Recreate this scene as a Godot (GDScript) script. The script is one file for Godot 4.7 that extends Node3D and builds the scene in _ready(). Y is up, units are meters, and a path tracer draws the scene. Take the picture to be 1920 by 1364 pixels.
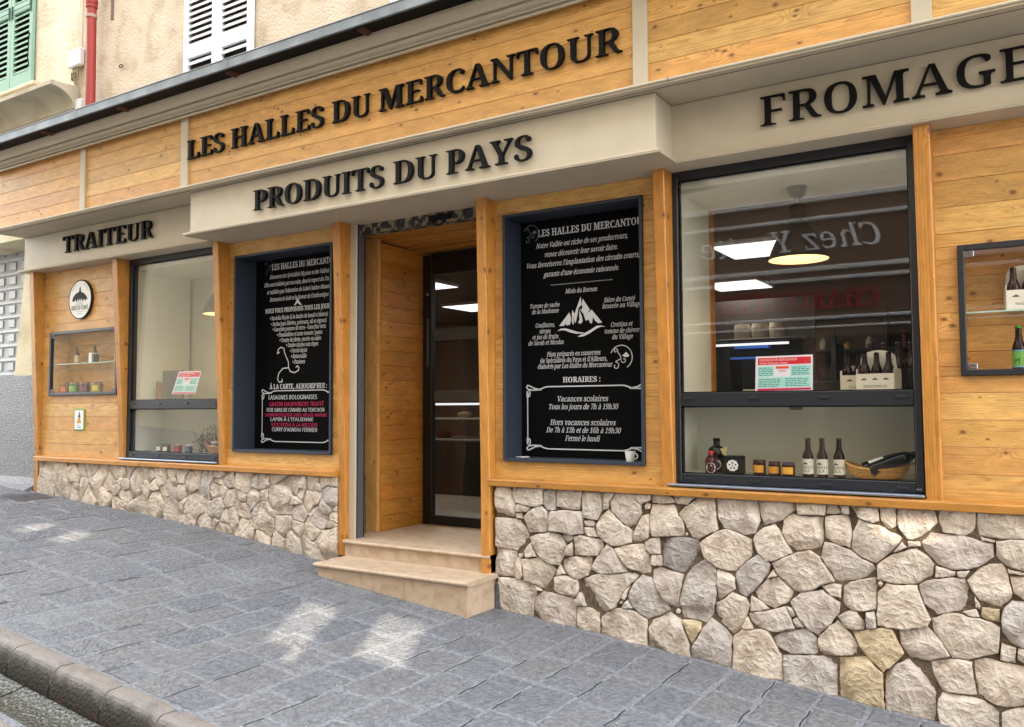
extends Node3D
# A timber shopfront on a sloping street: x runs along the facade, z out towards the street, y up; metres.

var rng := RandomNumberGenerator.new()
var taken := {}
var mats := {}
var serif: SystemFont
var serif_bold: SystemFont
var sans: SystemFont
var sign_font: FontVariation


# ---------------------------------------------------------------- mesh building
class MB:
	var v := PackedVector3Array()
	var n := PackedVector3Array()
	var uv := PackedVector2Array()
	var col := PackedColorArray()
	var tint := Color(1, 1, 1)
	var tinted := false
	var grain := -1          # axis that the wood grain follows
	var strip := 0
	var off := 0.0
	var t0 := Vector3.ZERO
	var span := Vector3(0.135, 0.135, 0.135)

	func _uv(p: Vector3, nn: Vector3) -> Vector2:
		if grain < 0:
			return Vector2(p.x + p.z, -p.y + p.z * 0.3)
		var dom := nn.abs().max_axis_index()
		var other := 0
		for a in 3:
			if a != grain and a != dom:
				other = a
		var t := clampf((p[other] - t0[other]) / span[other], 0.0, 1.0)
		return Vector2(p[grain] * 0.5 + off, (strip + 0.04 + 0.92 * t) / 8.0)

	func tri(a: Vector3, b: Vector3, c: Vector3, hint: Vector3) -> void:
		var g := (b - a).cross(c - a)
		if g.length_squared() < 1e-16:
			return
		if g.dot(hint) > 0.0:
			var k := b
			b = c
			c = k
		else:
			g = -g
		g = g.normalized()
		for p in [a, b, c]:
			v.append(p)
			n.append(g)
			uv.append(_uv(p, g))
			col.append(tint)

	func tri_n(a: Vector3, b: Vector3, c: Vector3, na: Vector3, nb: Vector3, nc: Vector3) -> void:
		var g := (b - a).cross(c - a)
		if g.length_squared() < 1e-18:
			return
		var flip := g.dot(na + nb + nc) > 0.0
		var ps := [a, c, b] if flip else [a, b, c]
		var ns := [na, nc, nb] if flip else [na, nb, nc]
		for i in 3:
			v.append(ps[i])
			n.append(ns[i])
			uv.append(_uv(ps[i], -g.normalized() if not flip else g.normalized()))
			col.append(tint)

	func quad(a: Vector3, b: Vector3, c: Vector3, d: Vector3, hint: Vector3) -> void:
		tri(a, b, c, hint)
		tri(a, c, d, hint)

	func box(lo: Vector3, hi: Vector3, bv := 0.0) -> void:
		var c := (lo + hi) * 0.5
		var h := (hi - lo) * 0.5
		bv = minf(bv, minf(h.x, minf(h.y, h.z)) * 0.9)
		for ax in 3:
			var u := (ax + 1) % 3
			var w := (ax + 2) % 3
			for s in [-1.0, 1.0]:
				var q := []
				for k in [[-1, -1], [1, -1], [1, 1], [-1, 1]]:
					var p := c
					p[ax] += s * h[ax]
					p[u] += k[0] * (h[u] - bv)
					p[w] += k[1] * (h[w] - bv)
					q.append(p)
				var hint := Vector3.ZERO
				hint[ax] = s
				quad(q[0], q[1], q[2], q[3], hint)
			if bv > 0.0:
				for s in [-1.0, 1.0]:
					for t in [-1.0, 1.0]:
						var q := []
						for k in [[0, -1], [0, 1], [1, 1], [1, -1]]:
							var p := c
							p[ax] += s * (h[ax] - (bv if k[0] == 1 else 0.0))
							p[u] += t * (h[u] - (bv if k[0] == 0 else 0.0))
							p[w] += k[1] * (h[w] - bv)
							q.append(p)
						var hint := Vector3.ZERO
						hint[ax] = s
						hint[u] = t
						quad(q[0], q[1], q[2], q[3], hint)
		if bv > 0.0:
			for sx in [-1.0, 1.0]:
				for sy in [-1.0, 1.0]:
					for sz in [-1.0, 1.0]:
						var s := Vector3(sx, sy, sz)
						tri(c + s * (h - Vector3(0, bv, bv)), c + s * (h - Vector3(bv, 0, bv)), c + s * (h - Vector3(bv, bv, 0)), s)

	# closed outline swept along an axis: axis 0 takes (z, y), axis 1 (x, z), axis 2 (x, y)
	func ext(outline: PackedVector2Array, axis: int, a0: float, a1: float, caps := true) -> void:
		var area := 0.0
		var m := outline.size()
		for i in m:
			area += outline[i].cross(outline[(i + 1) % m])
		for i in m:
			var p := outline[i]
			var q := outline[(i + 1) % m]
			var e := q - p
			var nn := Vector2(e.y, -e.x) * signf(area)
			quad(place(p, axis, a0), place(q, axis, a0), place(q, axis, a1), place(p, axis, a1), place(nn, axis, 0.0))
		if caps:
			var idx := Geometry2D.triangulate_polygon(outline)
			for i in range(0, idx.size(), 3):
				for s in [a0, a1]:
					tri(place(outline[idx[i]], axis, s), place(outline[idx[i + 1]], axis, s), place(outline[idx[i + 2]], axis, s), place(Vector2.ZERO, axis, -1.0 if s == a0 else 1.0))

	static func place(p: Vector2, axis: int, a: float) -> Vector3:
		if axis == 0:
			return Vector3(a, p.y, p.x)
		if axis == 1:
			return Vector3(p.x, a, p.y)
		return Vector3(p.x, p.y, a)

	# profile of (radius, height) turned about the y axis through c
	func lathe(prof: PackedVector2Array, segs: int, c := Vector3.ZERO, flat_caps := true, sx := 1.0, sz := 1.0) -> void:
		for i in prof.size() - 1:
			var p := prof[i]
			var q := prof[i + 1]
			var e := q - p
			var nr := Vector2(e.y, -e.x).normalized()
			for k in segs:
				var a := TAU * k / segs
				var b := TAU * (k + 1) / segs
				var da := Vector3(cos(a) * sx, 0, sin(a) * sz)
				var db := Vector3(cos(b) * sx, 0, sin(b) * sz)
				var na := Vector3(cos(a) * nr.x / sx, nr.y, sin(a) * nr.x / sz).normalized()
				var nb := Vector3(cos(b) * nr.x / sx, nr.y, sin(b) * nr.x / sz).normalized()
				var A := c + da * p.x + Vector3.UP * p.y
				var B := c + db * p.x + Vector3.UP * p.y
				var C := c + db * q.x + Vector3.UP * q.y
				var D := c + da * q.x + Vector3.UP * q.y
				tri_n(A, B, C, na, nb, nb)
				tri_n(A, C, D, na, nb, na)

	func tube(pts: PackedVector3Array, r: float, segs := 6, r2 := -1.0) -> void:
		var up := Vector3.UP
		var prev := []
		for i in pts.size():
			var t := (pts[mini(i + 1, pts.size() - 1)] - pts[maxi(i - 1, 0)]).normalized()
			if absf(t.dot(up)) > 0.95:
				up = Vector3.RIGHT
			var s := t.cross(up).normalized()
			up = s.cross(t).normalized()
			var rr := r if r2 < 0.0 else lerpf(r, r2, float(i) / maxf(1.0, pts.size() - 1))
			var ring := []
			for k in segs:
				var a := TAU * k / segs
				var d := s * cos(a) + up * sin(a)
				ring.append([pts[i] + d * rr, d])
			if i > 0:
				for k in segs:
					var k2 := (k + 1) % segs
					tri_n(prev[k][0], prev[k2][0], ring[k2][0], prev[k][1], prev[k2][1], ring[k2][1])
					tri_n(prev[k][0], ring[k2][0], ring[k][0], prev[k][1], ring[k2][1], ring[k][1])
			prev = ring

	# flat print: a filled outline, or a band of width w along a line, facing +z
	func poly(pts: PackedVector2Array, z: float) -> void:
		var idx := Geometry2D.triangulate_polygon(pts)
		for i in range(0, idx.size(), 3):
			tri(Vector3(pts[idx[i]].x, pts[idx[i]].y, z), Vector3(pts[idx[i + 1]].x, pts[idx[i + 1]].y, z), Vector3(pts[idx[i + 2]].x, pts[idx[i + 2]].y, z), Vector3.BACK)

	func band(pts: PackedVector2Array, w: float, z: float) -> void:
		for i in pts.size() - 1:
			var d := (pts[i + 1] - pts[i]).normalized()
			var s := Vector2(-d.y, d.x) * w * 0.5
			var a := pts[i] - d * w * 0.2
			var b := pts[i + 1] + d * w * 0.2
			var zz := z + 0.0001 * (i % 2)
			quad(Vector3(a.x + s.x, a.y + s.y, zz), Vector3(b.x + s.x, b.y + s.y, zz), Vector3(b.x - s.x, b.y - s.y, zz), Vector3(a.x - s.x, a.y - s.y, zz), Vector3.BACK)

	func mesh() -> ArrayMesh:
		var arr := []
		arr.resize(Mesh.ARRAY_MAX)
		arr[Mesh.ARRAY_VERTEX] = v
		arr[Mesh.ARRAY_NORMAL] = n
		arr[Mesh.ARRAY_TEX_UV] = uv
		if tinted:
			arr[Mesh.ARRAY_COLOR] = col
		var m := ArrayMesh.new()
		m.add_surface_from_arrays(Mesh.PRIMITIVE_TRIANGLES, arr)
		return m


# ---------------------------------------------------------------- scene tree helpers
func numbered(called: String) -> String:
	var k: int = taken.get(called, -1) + 1
	taken[called] = k
	return called if k == 0 else "%s_%03d" % [called, k]


func thing(called: String, label: String, category: String, at := Vector3.ZERO, group := "") -> Node3D:
	var o := Node3D.new()
	o.name = numbered(called)
	add_child(o)
	o.position = at
	o.set_meta("label", label)
	o.set_meta("category", category)
	if group != "":
		o.set_meta("group", group)
	return o


func structure(called: String) -> Node3D:
	var o := Node3D.new()
	o.name = numbered(called)
	add_child(o)
	o.set_meta("kind", "structure")
	return o


func holder(called: String, parent: Node3D) -> Node3D:
	var o := Node3D.new()
	o.name = called
	parent.add_child(o, true)
	return o


func put(called: String, mesh: Mesh, mat: Material, parent: Node3D, at := Vector3.ZERO) -> MeshInstance3D:
	var o := MeshInstance3D.new()
	o.name = called
	o.mesh = mesh
	o.material_override = mat
	parent.add_child(o, true)
	o.position = at
	return o


func box(called: String, lo: Vector3, hi: Vector3, mat: Material, parent: Node3D, bv := 0.0) -> MeshInstance3D:
	var b := MB.new()
	b.box(lo, hi, bv)
	return put(called, b.mesh(), mat, parent)


func wood_box(called: String, lo: Vector3, hi: Vector3, grain: int, parent: Node3D, mat := "wood", bv := 0.003) -> MeshInstance3D:
	var b := MB.new()
	b.grain = grain
	b.strip = rng.randi_range(0, 7)
	b.off = rng.randf()
	b.t0 = lo
	b.span = (hi - lo).max(Vector3(0.12, 0.12, 0.12))
	b.box(lo, hi, bv)
	return put(called, b.mesh(), mats[mat], parent)


func copy_of(o: Node3D, called: String, at: Vector3, label: String) -> Node3D:
	var c: Node3D = o.duplicate()
	c.name = numbered(called)
	add_child(c)
	c.position = at
	c.set_meta("label", label)
	return c


func rect_path(x0: float, y0: float, x1: float, y1: float) -> PackedVector2Array:
	return PackedVector2Array([Vector2(x0, y0), Vector2(x1, y0), Vector2(x1, y1), Vector2(x0, y1)])


func ring_path(c: Vector2, rx: float, ry: float, k := 24, a0 := 0.0, a1 := TAU) -> PackedVector2Array:
	var o := PackedVector2Array()
	for i in (k if a1 - a0 > 6.2 else k + 1):
		var a := a0 + (a1 - a0) * i / k
		o.append(c + Vector2(cos(a) * rx, sin(a) * ry))
	return o


# a wall of thickness z0..z1 with rectangular openings [x0, y0, x1, y1]
func holed(b: MB, x0: float, x1: float, y0: float, y1: float, z0: float, z1: float, holes: Array) -> void:
	var xs := [x0, x1]
	for h in holes:
		xs.append(clampf(h[0], x0, x1))
		xs.append(clampf(h[2], x0, x1))
	xs.sort()
	for i in xs.size() - 1:
		if xs[i + 1] - xs[i] < 1e-4:
			continue
		var mid: float = (xs[i] + xs[i + 1]) * 0.5
		var cuts := []
		for h in holes:
			if h[0] < mid and mid < h[2]:
				cuts.append(h)
		cuts.sort_custom(func(p, q): return p[1] < q[1])
		var y := y0
		for h in cuts:
			if h[1] > y + 1e-4:
				b.box(Vector3(xs[i], y, z0), Vector3(xs[i + 1], h[1], z1))
			y = maxf(y, h[3])
		if y1 > y + 1e-4:
			b.box(Vector3(xs[i], y, z0), Vector3(xs[i + 1], y1, z1))


# courses of horizontal boards, cut round openings, butt joints here and there
func planks(parent: Node3D, x0: float, x1: float, y0: float, y1: float, z: float, thick: float, pitch: float, holes: Array, mat := "wood", called := "plank") -> void:
	var rows := int(round((y1 - y0) / pitch))
	var h := (y1 - y0) / rows
	for r in rows:
		var ya := y0 + h * r
		var yb := ya + h
		var bands := [[ya, yb]]
		for o in holes:
			if o[1] > ya + 0.004 and o[1] < yb - 0.004:
				bands = [[ya, o[1]], [o[1], yb]]
			elif o[3] > ya + 0.004 and o[3] < yb - 0.004:
				bands = [[ya, o[3]], [o[3], yb]]
		var st := rng.randi_range(0, 7)
		var joint := x0 + rng.randf_range(0.25, 0.8) * (x1 - x0) if rng.randf() < 0.6 and x1 - x0 > 1.5 else -99.0
		for bd in bands:
			var segs := [[x0, x1]]
			for o in holes:
				var my: float = (bd[0] + bd[1]) * 0.5
				if o[1] < my and my < o[3]:
					var nxt := []
					for s in segs:
						if o[0] > s[0]:
							nxt.append([s[0], minf(s[1], o[0])])
						if o[2] < s[1]:
							nxt.append([maxf(s[0], o[2]), s[1]])
					segs = nxt
			var fin := []
			for s in segs:
				if joint > s[0] + 0.2 and joint < s[1] - 0.2:
					fin.append([s[0], joint - 0.0008])
					fin.append([joint + 0.0008, s[1]])
				else:
					fin.append(s)
			for s in fin:
				if s[1] - s[0] < 0.01:
					continue
				var b := MB.new()
				b.grain = 0
				b.strip = (st + (3 if s[0] > joint and joint > -90.0 else 0)) % 8
				b.off = rng.randf()
				b.t0 = Vector3(0, ya, z - thick)
				b.span = Vector3(1, h, h)
				var zf := z + rng.randf_range(-0.0006, 0.0006)
				var c := 0.002
				var lo: float = bd[0] + 0.0006
				var hi: float = bd[1] - 0.0006
				b.ext(PackedVector2Array([Vector2(z - thick, lo), Vector2(zf - c, lo), Vector2(zf, lo + c), Vector2(zf, hi - c), Vector2(zf - c, hi), Vector2(z - thick, hi)]), 0, s[0], s[1])
				put(called, b.mesh(), mats[mat + str(rng.randi_range(0, 2))], parent)


# ---------------------------------------------------------------- lettering
func text_mesh(s: String, font: Font, px: float, depth: float, curve := 1.0) -> TextMesh:
	var t := TextMesh.new()
	t.text = s
	t.font = font
	t.font_size = 64
	t.pixel_size = px
	t.depth = depth
	t.curve_step = curve
	t.horizontal_alignment = HORIZONTAL_ALIGNMENT_LEFT
	t.vertical_alignment = VERTICAL_ALIGNMENT_BOTTOM
	return t


# one line of print from xl to xr on baseline y, capitals cap high, its back at z
func line_of_text(called: String, s: String, xl: float, xr: float, y: float, cap: float, z: float, font: Font, slant: float, mat: Material, parent: Node3D, depth := 0.0015, curve := 2.0) -> void:
	var px := cap / (64.0 * 0.714)
	var t := text_mesh(s, font, px, depth, curve)
	var o := put(called, t, mat, parent)
	var w := font.get_string_size(s, HORIZONTAL_ALIGNMENT_LEFT, -1, 64).x * px
	var k := (xr - xl) / w
	var base := font.get_descent(64) * px
	o.transform = Transform3D(Vector3(k, 0, 0), Vector3(slant, 1, 0), Vector3(0, 0, 1), Vector3(xl - slant * base, y - base, z + depth * 0.5))


# raised letters, each a part of its own
func letters(parent: Node3D, s: String, xl: float, xr: float, y: float, cap: float, z: float, depth: float, font: Font, mat: Material) -> void:
	var px := cap / (64.0 * 0.714)
	var full := font.get_string_size(s, HORIZONTAL_ALIGNMENT_LEFT, -1, 64).x
	var k := (xr - xl) / (full * px)
	var base := font.get_descent(64) * px
	for i in s.length():
		if s[i] == " ":
			continue
		var x := font.get_string_size(s.substr(0, i + 1), HORIZONTAL_ALIGNMENT_LEFT, -1, 64).x - font.get_string_size(s[i], HORIZONTAL_ALIGNMENT_LEFT, -1, 64).x
		var o := put("letter", text_mesh(s[i], font, px, depth, 0.5), mat, parent)
		o.transform = Transform3D(Vector3(k, 0, 0), Vector3(0, 1, 0), Vector3(0, 0, 1), Vector3(xl + x * px * k, y - base, z + depth * 0.5))


# bends flat print round a cylinder of radius r standing at the origin
func bent(m: Mesh, r: float, xf := Transform3D.IDENTITY) -> ArrayMesh:
	var out := ArrayMesh.new()
	for i in m.get_surface_count():
		var arr := m.surface_get_arrays(i)
		var vv: PackedVector3Array = arr[Mesh.ARRAY_VERTEX]
		var nn: PackedVector3Array = arr[Mesh.ARRAY_NORMAL]
		for j in vv.size():
			var p := xf * vv[j]
			var a := p.x / r
			vv[j] = Vector3(sin(a) * (r + p.z), p.y, cos(a) * (r + p.z))
			nn[j] = nn[j].rotated(Vector3.UP, a)
		arr[Mesh.ARRAY_VERTEX] = vv
		arr[Mesh.ARRAY_NORMAL] = nn
		for k in arr.size():
			if k not in [Mesh.ARRAY_VERTEX, Mesh.ARRAY_NORMAL, Mesh.ARRAY_INDEX]:
				arr[k] = null
		out.add_surface_from_arrays(Mesh.PRIMITIVE_TRIANGLES, arr)
	return out


# ---------------------------------------------------------------- materials
func flat(c: Color, rough := 0.6, metal := 0.0) -> StandardMaterial3D:
	var m := StandardMaterial3D.new()
	m.albedo_color = c
	m.roughness = rough
	m.metallic = metal
	return m


func noise_tex(sd: int, freq: float, stops: Array, octaves := 5, size := 512, kind := FastNoiseLite.TYPE_SIMPLEX_SMOOTH) -> NoiseTexture2D:
	var f := FastNoiseLite.new()
	f.seed = sd
	f.noise_type = kind
	f.frequency = freq
	f.fractal_octaves = octaves
	f.fractal_type = FastNoiseLite.FRACTAL_FBM
	var t := NoiseTexture2D.new()
	t.width = size
	t.height = size
	t.seamless = true
	t.noise = f
	var g := Gradient.new()
	var offs := PackedFloat32Array()
	var cols := PackedColorArray()
	for s in stops:
		offs.append(s[0])
		cols.append(s[1])
	g.offsets = offs
	g.colors = cols
	t.color_ramp = g
	return t


func rough_mat(col: NoiseTexture2D, bump: NoiseTexture2D, bump_cm: float, per_m: float, tint := Color(1, 1, 1), rough := 0.85) -> StandardMaterial3D:
	var m := StandardMaterial3D.new()
	m.albedo_color = tint
	m.albedo_texture = col
	m.roughness = rough
	m.uv1_triplanar = true
	m.uv1_world_triplanar = true
	m.uv1_scale = Vector3.ONE * per_m
	if bump:
		m.heightmap_enabled = true
		m.heightmap_texture = bump
		m.heightmap_scale = bump_cm
	return m


# eight boards of larch, one above the other: growth rings, knots, streaks of tone
func wood_texture() -> ImageTexture:
	var w := 1024
	var sh := 64
	var f := FastNoiseLite.new()
	f.seed = 11
	f.frequency = 1.0
	f.fractal_octaves = 3
	var data := PackedByteArray()
	data.resize(w * sh * 8 * 3)
	var r := RandomNumberGenerator.new()
	r.seed = 5
	var i := 0
	for s in 8:
		var knots := []
		for k in r.randi_range(3, 6):
			knots.append([r.randf_range(0.1, 1.9), r.randf_range(0.02, 0.115), r.randf_range(0.004, 0.012), r.randf_range(0.6, 1.2)])
		var centre := r.randf_range(-0.05, 0.18)
		var curve := r.randf_range(14.0, 60.0)
		var rings := r.randf_range(5.0, 11.0)
		var tone := r.randf_range(0.95, 1.04)
		var red := r.randf_range(-0.02, 0.03)
		for yy in sh:
			var y := 0.135 * yy / sh
			for xx in w:
				var x := 2.0 * xx / w
				# the two ends meet: noise on a circle
				var cx := cos(PI * x) * 0.32
				var sx := sin(PI * x) * 0.32
				var warp := f.get_noise_3d(cx * 2.2, sx * 2.2 + s * 7.0, y * 14.0)
				var d := y - centre + warp * 0.02
				var q := d * d * curve * 7.0 + absf(d) * 6.0 + warp * 0.35
				var dark := 0.0
				for k in knots:
					var dx: float = absf(x - k[0])
					if dx > 0.16:
						continue
					var dy: float = y - k[1]
					var e: float = dx * dx / (k[3] * 3.2) + dy * dy
					q += 0.55 * exp(-e / (k[2] * k[2] * 9.0))
					var kn: float = exp(-e * k[3] / (k[2] * k[2] * 0.55))
					dark = maxf(dark, kn * 0.72)
				var ring := fposmod(q * rings * 0.45, 1.0)
				ring = pow(ring, 3.0) * 0.75 + 0.1 * absf(sin(q * rings * 9.0))
				var streak := f.get_noise_3d(cx * 7.0, sx * 7.0, y * 240.0 + s * 40.0)
				var mott := f.get_noise_3d(cx * 5.0 + 40.0, sx * 5.0, y * 20.0 + s * 9.0)
				var t := tone * (1.0 + 0.07 * streak + 0.11 * mott)
				var cr := lerpf(0.80, 0.67, ring) * t + red
				var cg := lerpf(0.638, 0.463, ring) * t
				var cb := lerpf(0.372, 0.215, ring) * t
				cr = lerpf(cr, 0.27, dark)
				cg = lerpf(cg, 0.13, dark)
				cb = lerpf(cb, 0.05, dark)
				data[i] = int(clampf(cr, 0, 1) * 255)
				data[i + 1] = int(clampf(cg, 0, 1) * 255)
				data[i + 2] = int(clampf(cb, 0, 1) * 255)
				i += 3
	return ImageTexture.create_from_image(Image.create_from_data(w, sh * 8, false, Image.FORMAT_RGB8, data))


func make_materials() -> void:
	serif = SystemFont.new()
	serif.font_names = PackedStringArray(["Droid Serif"])
	serif_bold = SystemFont.new()
	serif_bold.font_names = PackedStringArray(["Droid Serif"])
	serif_bold.font_weight = 700
	sign_font = FontVariation.new()
	sign_font.base_font = serif_bold
	sign_font.variation_embolden = -0.5
	sans = SystemFont.new()
	sans.font_names = PackedStringArray(["Droid Sans"])
	var wt := wood_texture()
	var tints := [Color(1, 1, 1), Color(0.96, 0.94, 0.90), Color(0.99, 0.96, 0.93)]
	for k in 3:
		var m := flat(tints[k], 0.5)
		m.albedo_texture = wt
		mats["wood" + str(k)] = m
		var m2 := flat(Color(tints[k].r * 0.92, tints[k].g * 0.83, tints[k].b * 0.66), 0.45)
		m2.albedo_texture = wt
		mats["timber" + str(k)] = m2
	mats.wood = mats.wood0
	mats.timber = mats.timber0
	mats.cream = rough_mat(noise_tex(3, 0.02, [[0.0, Color(0.95, 0.95, 0.95)], [1.0, Color(1, 1, 1)]], 3, 256), null, 0, 0.8, Color(0.745, 0.695, 0.605), 0.55)
	mats.anthracite = flat(Color(0.12, 0.125, 0.14), 0.42)
	mats.blue_grey = flat(Color(0.155, 0.18, 0.225), 0.55)
	mats.board = flat(Color(0.03, 0.03, 0.033), 0.8)
	mats.board.metallic_specular = 0.2
	mats.letter = flat(Color(0.05, 0.05, 0.052), 0.65)
	mats.letter.metallic_specular = 0.25
	mats.print_white = flat(Color(0.80, 0.80, 0.81), 0.6)
	mats.print_pink = flat(Color(0.74, 0.12, 0.33), 0.6)
	mats.black = flat(Color(0.02, 0.02, 0.021), 0.6)
	mats.black.metallic_specular = 0.3
	mats.white = flat(Color(0.88, 0.87, 0.85), 0.5)
	mats.zinc = rough_mat(noise_tex(8, 0.015, [[0.2, Color(0.82, 0.83, 0.84)], [0.8, Color(1, 1, 1)]], 4, 256), null, 0, 0.7, Color(0.50, 0.52, 0.535), 0.5)
	mats.zinc.metallic = 0.45
	mats.aluminium = flat(Color(0.62, 0.65, 0.70), 0.3, 0.8)
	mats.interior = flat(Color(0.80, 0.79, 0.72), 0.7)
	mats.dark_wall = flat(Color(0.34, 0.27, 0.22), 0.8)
	var pane := flat(Color(0.93, 0.97, 0.95, 0.003), 0.0)
	pane.transparency = BaseMaterial3D.TRANSPARENCY_ALPHA
	mats.pane = pane
	var pale := [[0.15, Color(0.78, 0.74, 0.70)], [0.5, Color(0.94, 0.92, 0.89)], [0.85, Color(1, 0.99, 0.97)]]
	var sc := noise_tex(21, 0.012, pale, 6)
	var sb := noise_tex(22, 0.016, [[0.0, Color(0, 0, 0)], [1.0, Color(1, 1, 1)]], 5, 768, FastNoiseLite.TYPE_SIMPLEX)
	(sb.noise as FastNoiseLite).fractal_type = FastNoiseLite.FRACTAL_RIDGED
	var st := [Color(0.815, 0.765, 0.715), Color(0.795, 0.75, 0.71), Color(0.835, 0.78, 0.725), Color(0.785, 0.74, 0.71), Color(0.79, 0.72, 0.60), Color(0.63, 0.605, 0.595), Color(0.75, 0.72, 0.70)]
	for k in st.size():
		mats["stone" + str(k)] = rough_mat(sc, sb, 0.95, 1.1, st[k], 0.92)
	mats.joint = rough_mat(sc, sb, 1.0, 3.0, Color(0.47, 0.41, 0.345), 0.95)
	var pc := noise_tex(31, 0.02, [[0.1, Color(0.72, 0.73, 0.76)], [0.5, Color(0.9, 0.9, 0.92)], [0.9, Color(1.06, 1.05, 1.03)]], 6)
	var pb := noise_tex(32, 0.03, [[0.1, Color(0, 0, 0)], [0.9, Color(1, 1, 1)]], 5)
	var pt := [Color(0.435, 0.437, 0.443), Color(0.45, 0.451, 0.453), Color(0.42, 0.424, 0.432), Color(0.447, 0.442, 0.437)]
	for k in 4:
		mats["slab" + str(k)] = rough_mat(pc, pb, 0.4, 2.0, pt[k], 0.6)
		mats["slab" + str(k)].vertex_color_use_as_albedo = true
	mats.mortar = rough_mat(pc, pb, 0.5, 3.0, Color(0.50, 0.503, 0.505), 0.85)
	mats.granite = rough_mat(noise_tex(41, 0.08, [[0.2, Color(0.75, 0.72, 0.7)], [0.5, Color(0.95, 0.93, 0.9)], [0.8, Color(1, 1, 1)]], 4), pb, 0.3, 3.0, Color(1, 1, 1), 0.6)
	mats.granite.vertex_color_use_as_albedo = true
	mats.gutter = rough_mat(noise_tex(43, 0.05, [[0.25, Color(0.30, 0.30, 0.27)], [0.5, Color(0.56, 0.56, 0.52)], [0.75, Color(0.92, 0.91, 0.88)]], 6), pb, 0.4, 2.0, Color(0.46, 0.46, 0.435), 0.3)
	mats.limestone = rough_mat(noise_tex(51, 0.008, [[0.1, Color(0.90, 0.875, 0.84)], [0.5, Color(0.975, 0.965, 0.95)], [0.9, Color(1, 1, 1)]], 7), pb, 0.12, 2.2, Color(0.73, 0.64, 0.545), 0.5)
	var pl := noise_tex(61, 0.006, [[0.12, Color(0.90, 0.88, 0.85)], [0.4, Color(0.97, 0.96, 0.94)], [0.8, Color(1, 1, 1)]], 7)
	var plb := noise_tex(62, 0.06, [[0.1, Color(0, 0, 0)], [0.9, Color(1, 1, 1)]], 4)
	mats.plaster = rough_mat(pl, plb, 0.35, 0.9, Color(0.775, 0.71, 0.625), 0.95)
	mats.plaster_pale = rough_mat(pl, plb, 0.5, 0.6, Color(0.82, 0.78, 0.69), 0.95)
	mats.plaster_yellow = rough_mat(pl, plb, 0.3, 0.6, Color(0.86, 0.825, 0.71), 0.9)
	mats.roughcast = rough_mat(noise_tex(63, 0.02, [[0.2, Color(0.8, 0.8, 0.82)], [0.8, Color(1, 1, 1)]], 5), noise_tex(64, 0.05, [[0.2, Color(0, 0, 0)], [0.8, Color(1, 1, 1)]], 3), 1.6, 2.0, Color(0.58, 0.575, 0.57), 0.4)
	mats.shutter_white = flat(Color(0.86, 0.86, 0.88), 0.5)
	mats.shutter_green = flat(Color(0.51, 0.63, 0.55), 0.65)
	mats.pipe = flat(Color(0.56, 0.17, 0.12), 0.55)
	mats.plastic = flat(Color(0.85, 0.85, 0.84), 0.45)
	mats.bottle = flat(Color(0.14, 0.055, 0.025), 0.12)
	mats.bottle.metallic_specular = 0.35
	mats.bottle_green = flat(Color(0.035, 0.04, 0.03), 0.15)
	mats.bottle_green.metallic_specular = 0.35
	mats.label = flat(Color(0.83, 0.80, 0.73), 0.7)
	mats.wicker = flat(Color(0.72, 0.52, 0.26), 0.7)
	mats.jam = flat(Color(0.16, 0.04, 0.02), 0.1)
	mats.glass_shelf = flat(Color(0.75, 0.85, 0.82, 0.2), 0.0)
	mats.glass_shelf.transparency = BaseMaterial3D.TRANSPARENCY_ALPHA


func ground_at(x: float) -> float:
	var gx := [-30.0, -12.0, -8.685, -6.867, -5.98, -5.32, -4.78, -3.1, -2.07, -0.45, 3.0, 30.0]
	var gy := [2.10, 0.99, 0.794, 0.682, 0.617, 0.552, 0.482, 0.308, 0.222, 0.062, -0.29, -3.0]
	for i in 11:
		if x <= gx[i + 1]:
			return lerpf(gy[i], gy[i + 1], clampf((x - gx[i]) / (gx[i + 1] - gx[i]), 0.0, 1.0))
	return gy[11]


func _ready() -> void:
	# --- camera
	var cam := Camera3D.new()
	cam.name = "camera"
	cam.fov = 47.02
	cam.near = 0.05
	cam.far = 400.0
	cam.position = Vector3(0, 1.65, 4.8)
	cam.rotation_degrees = Vector3(3.0, 32.033, -0.258)
	add_child(cam)
	cam.current = true
	# --- sky, sun, exposure
	var env := Environment.new()
	var sky_mat := ProceduralSkyMaterial.new()
	sky_mat.sky_top_color = Color(0.73, 0.755, 0.79)
	sky_mat.sky_horizon_color = Color(0.86, 0.87, 0.88)
	sky_mat.sky_curve = 0.18
	sky_mat.sky_energy_multiplier = 2.0
	sky_mat.ground_bottom_color = Color(0.30, 0.29, 0.27)
	sky_mat.ground_horizon_color = Color(0.62, 0.62, 0.62)
	var sky := Sky.new()
	sky.sky_material = sky_mat
	env.background_mode = Environment.BG_SKY
	env.sky = sky
	env.tonemap_mode = Environment.TONE_MAPPER_LINEAR
	env.tonemap_exposure = 2.65
	env.sdfgi_enabled = true
	env.ssao_enabled = true
	env.ssil_enabled = true
	var we := WorldEnvironment.new()
	we.name = "world"
	we.environment = env
	add_child(we)
	var sun := DirectionalLight3D.new()
	sun.name = "sun"
	sun.light_energy = 1.25
	sun.light_color = Color(1.0, 0.95, 0.86)
	sun.light_angular_distance = 0.5
	sun.shadow_enabled = true
	add_child(sun)
	sun.look_at_from_position(SUN_AT, Vector3.ZERO)

	rng.seed = 4
	make_materials()
	build_street()
	build_opposite()
	build_upper_house()
	build_neighbour()
	build_stone_walls()
	build_shopfront()
	build_steps()
	build_room()
	build_signs()
	build_boards()
	build_display_things()
	build_left_window_things()
	build_case_things()
	build_small_things()


const SUN_AT := Vector3(0.55, 0.88, 1.0)


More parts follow.
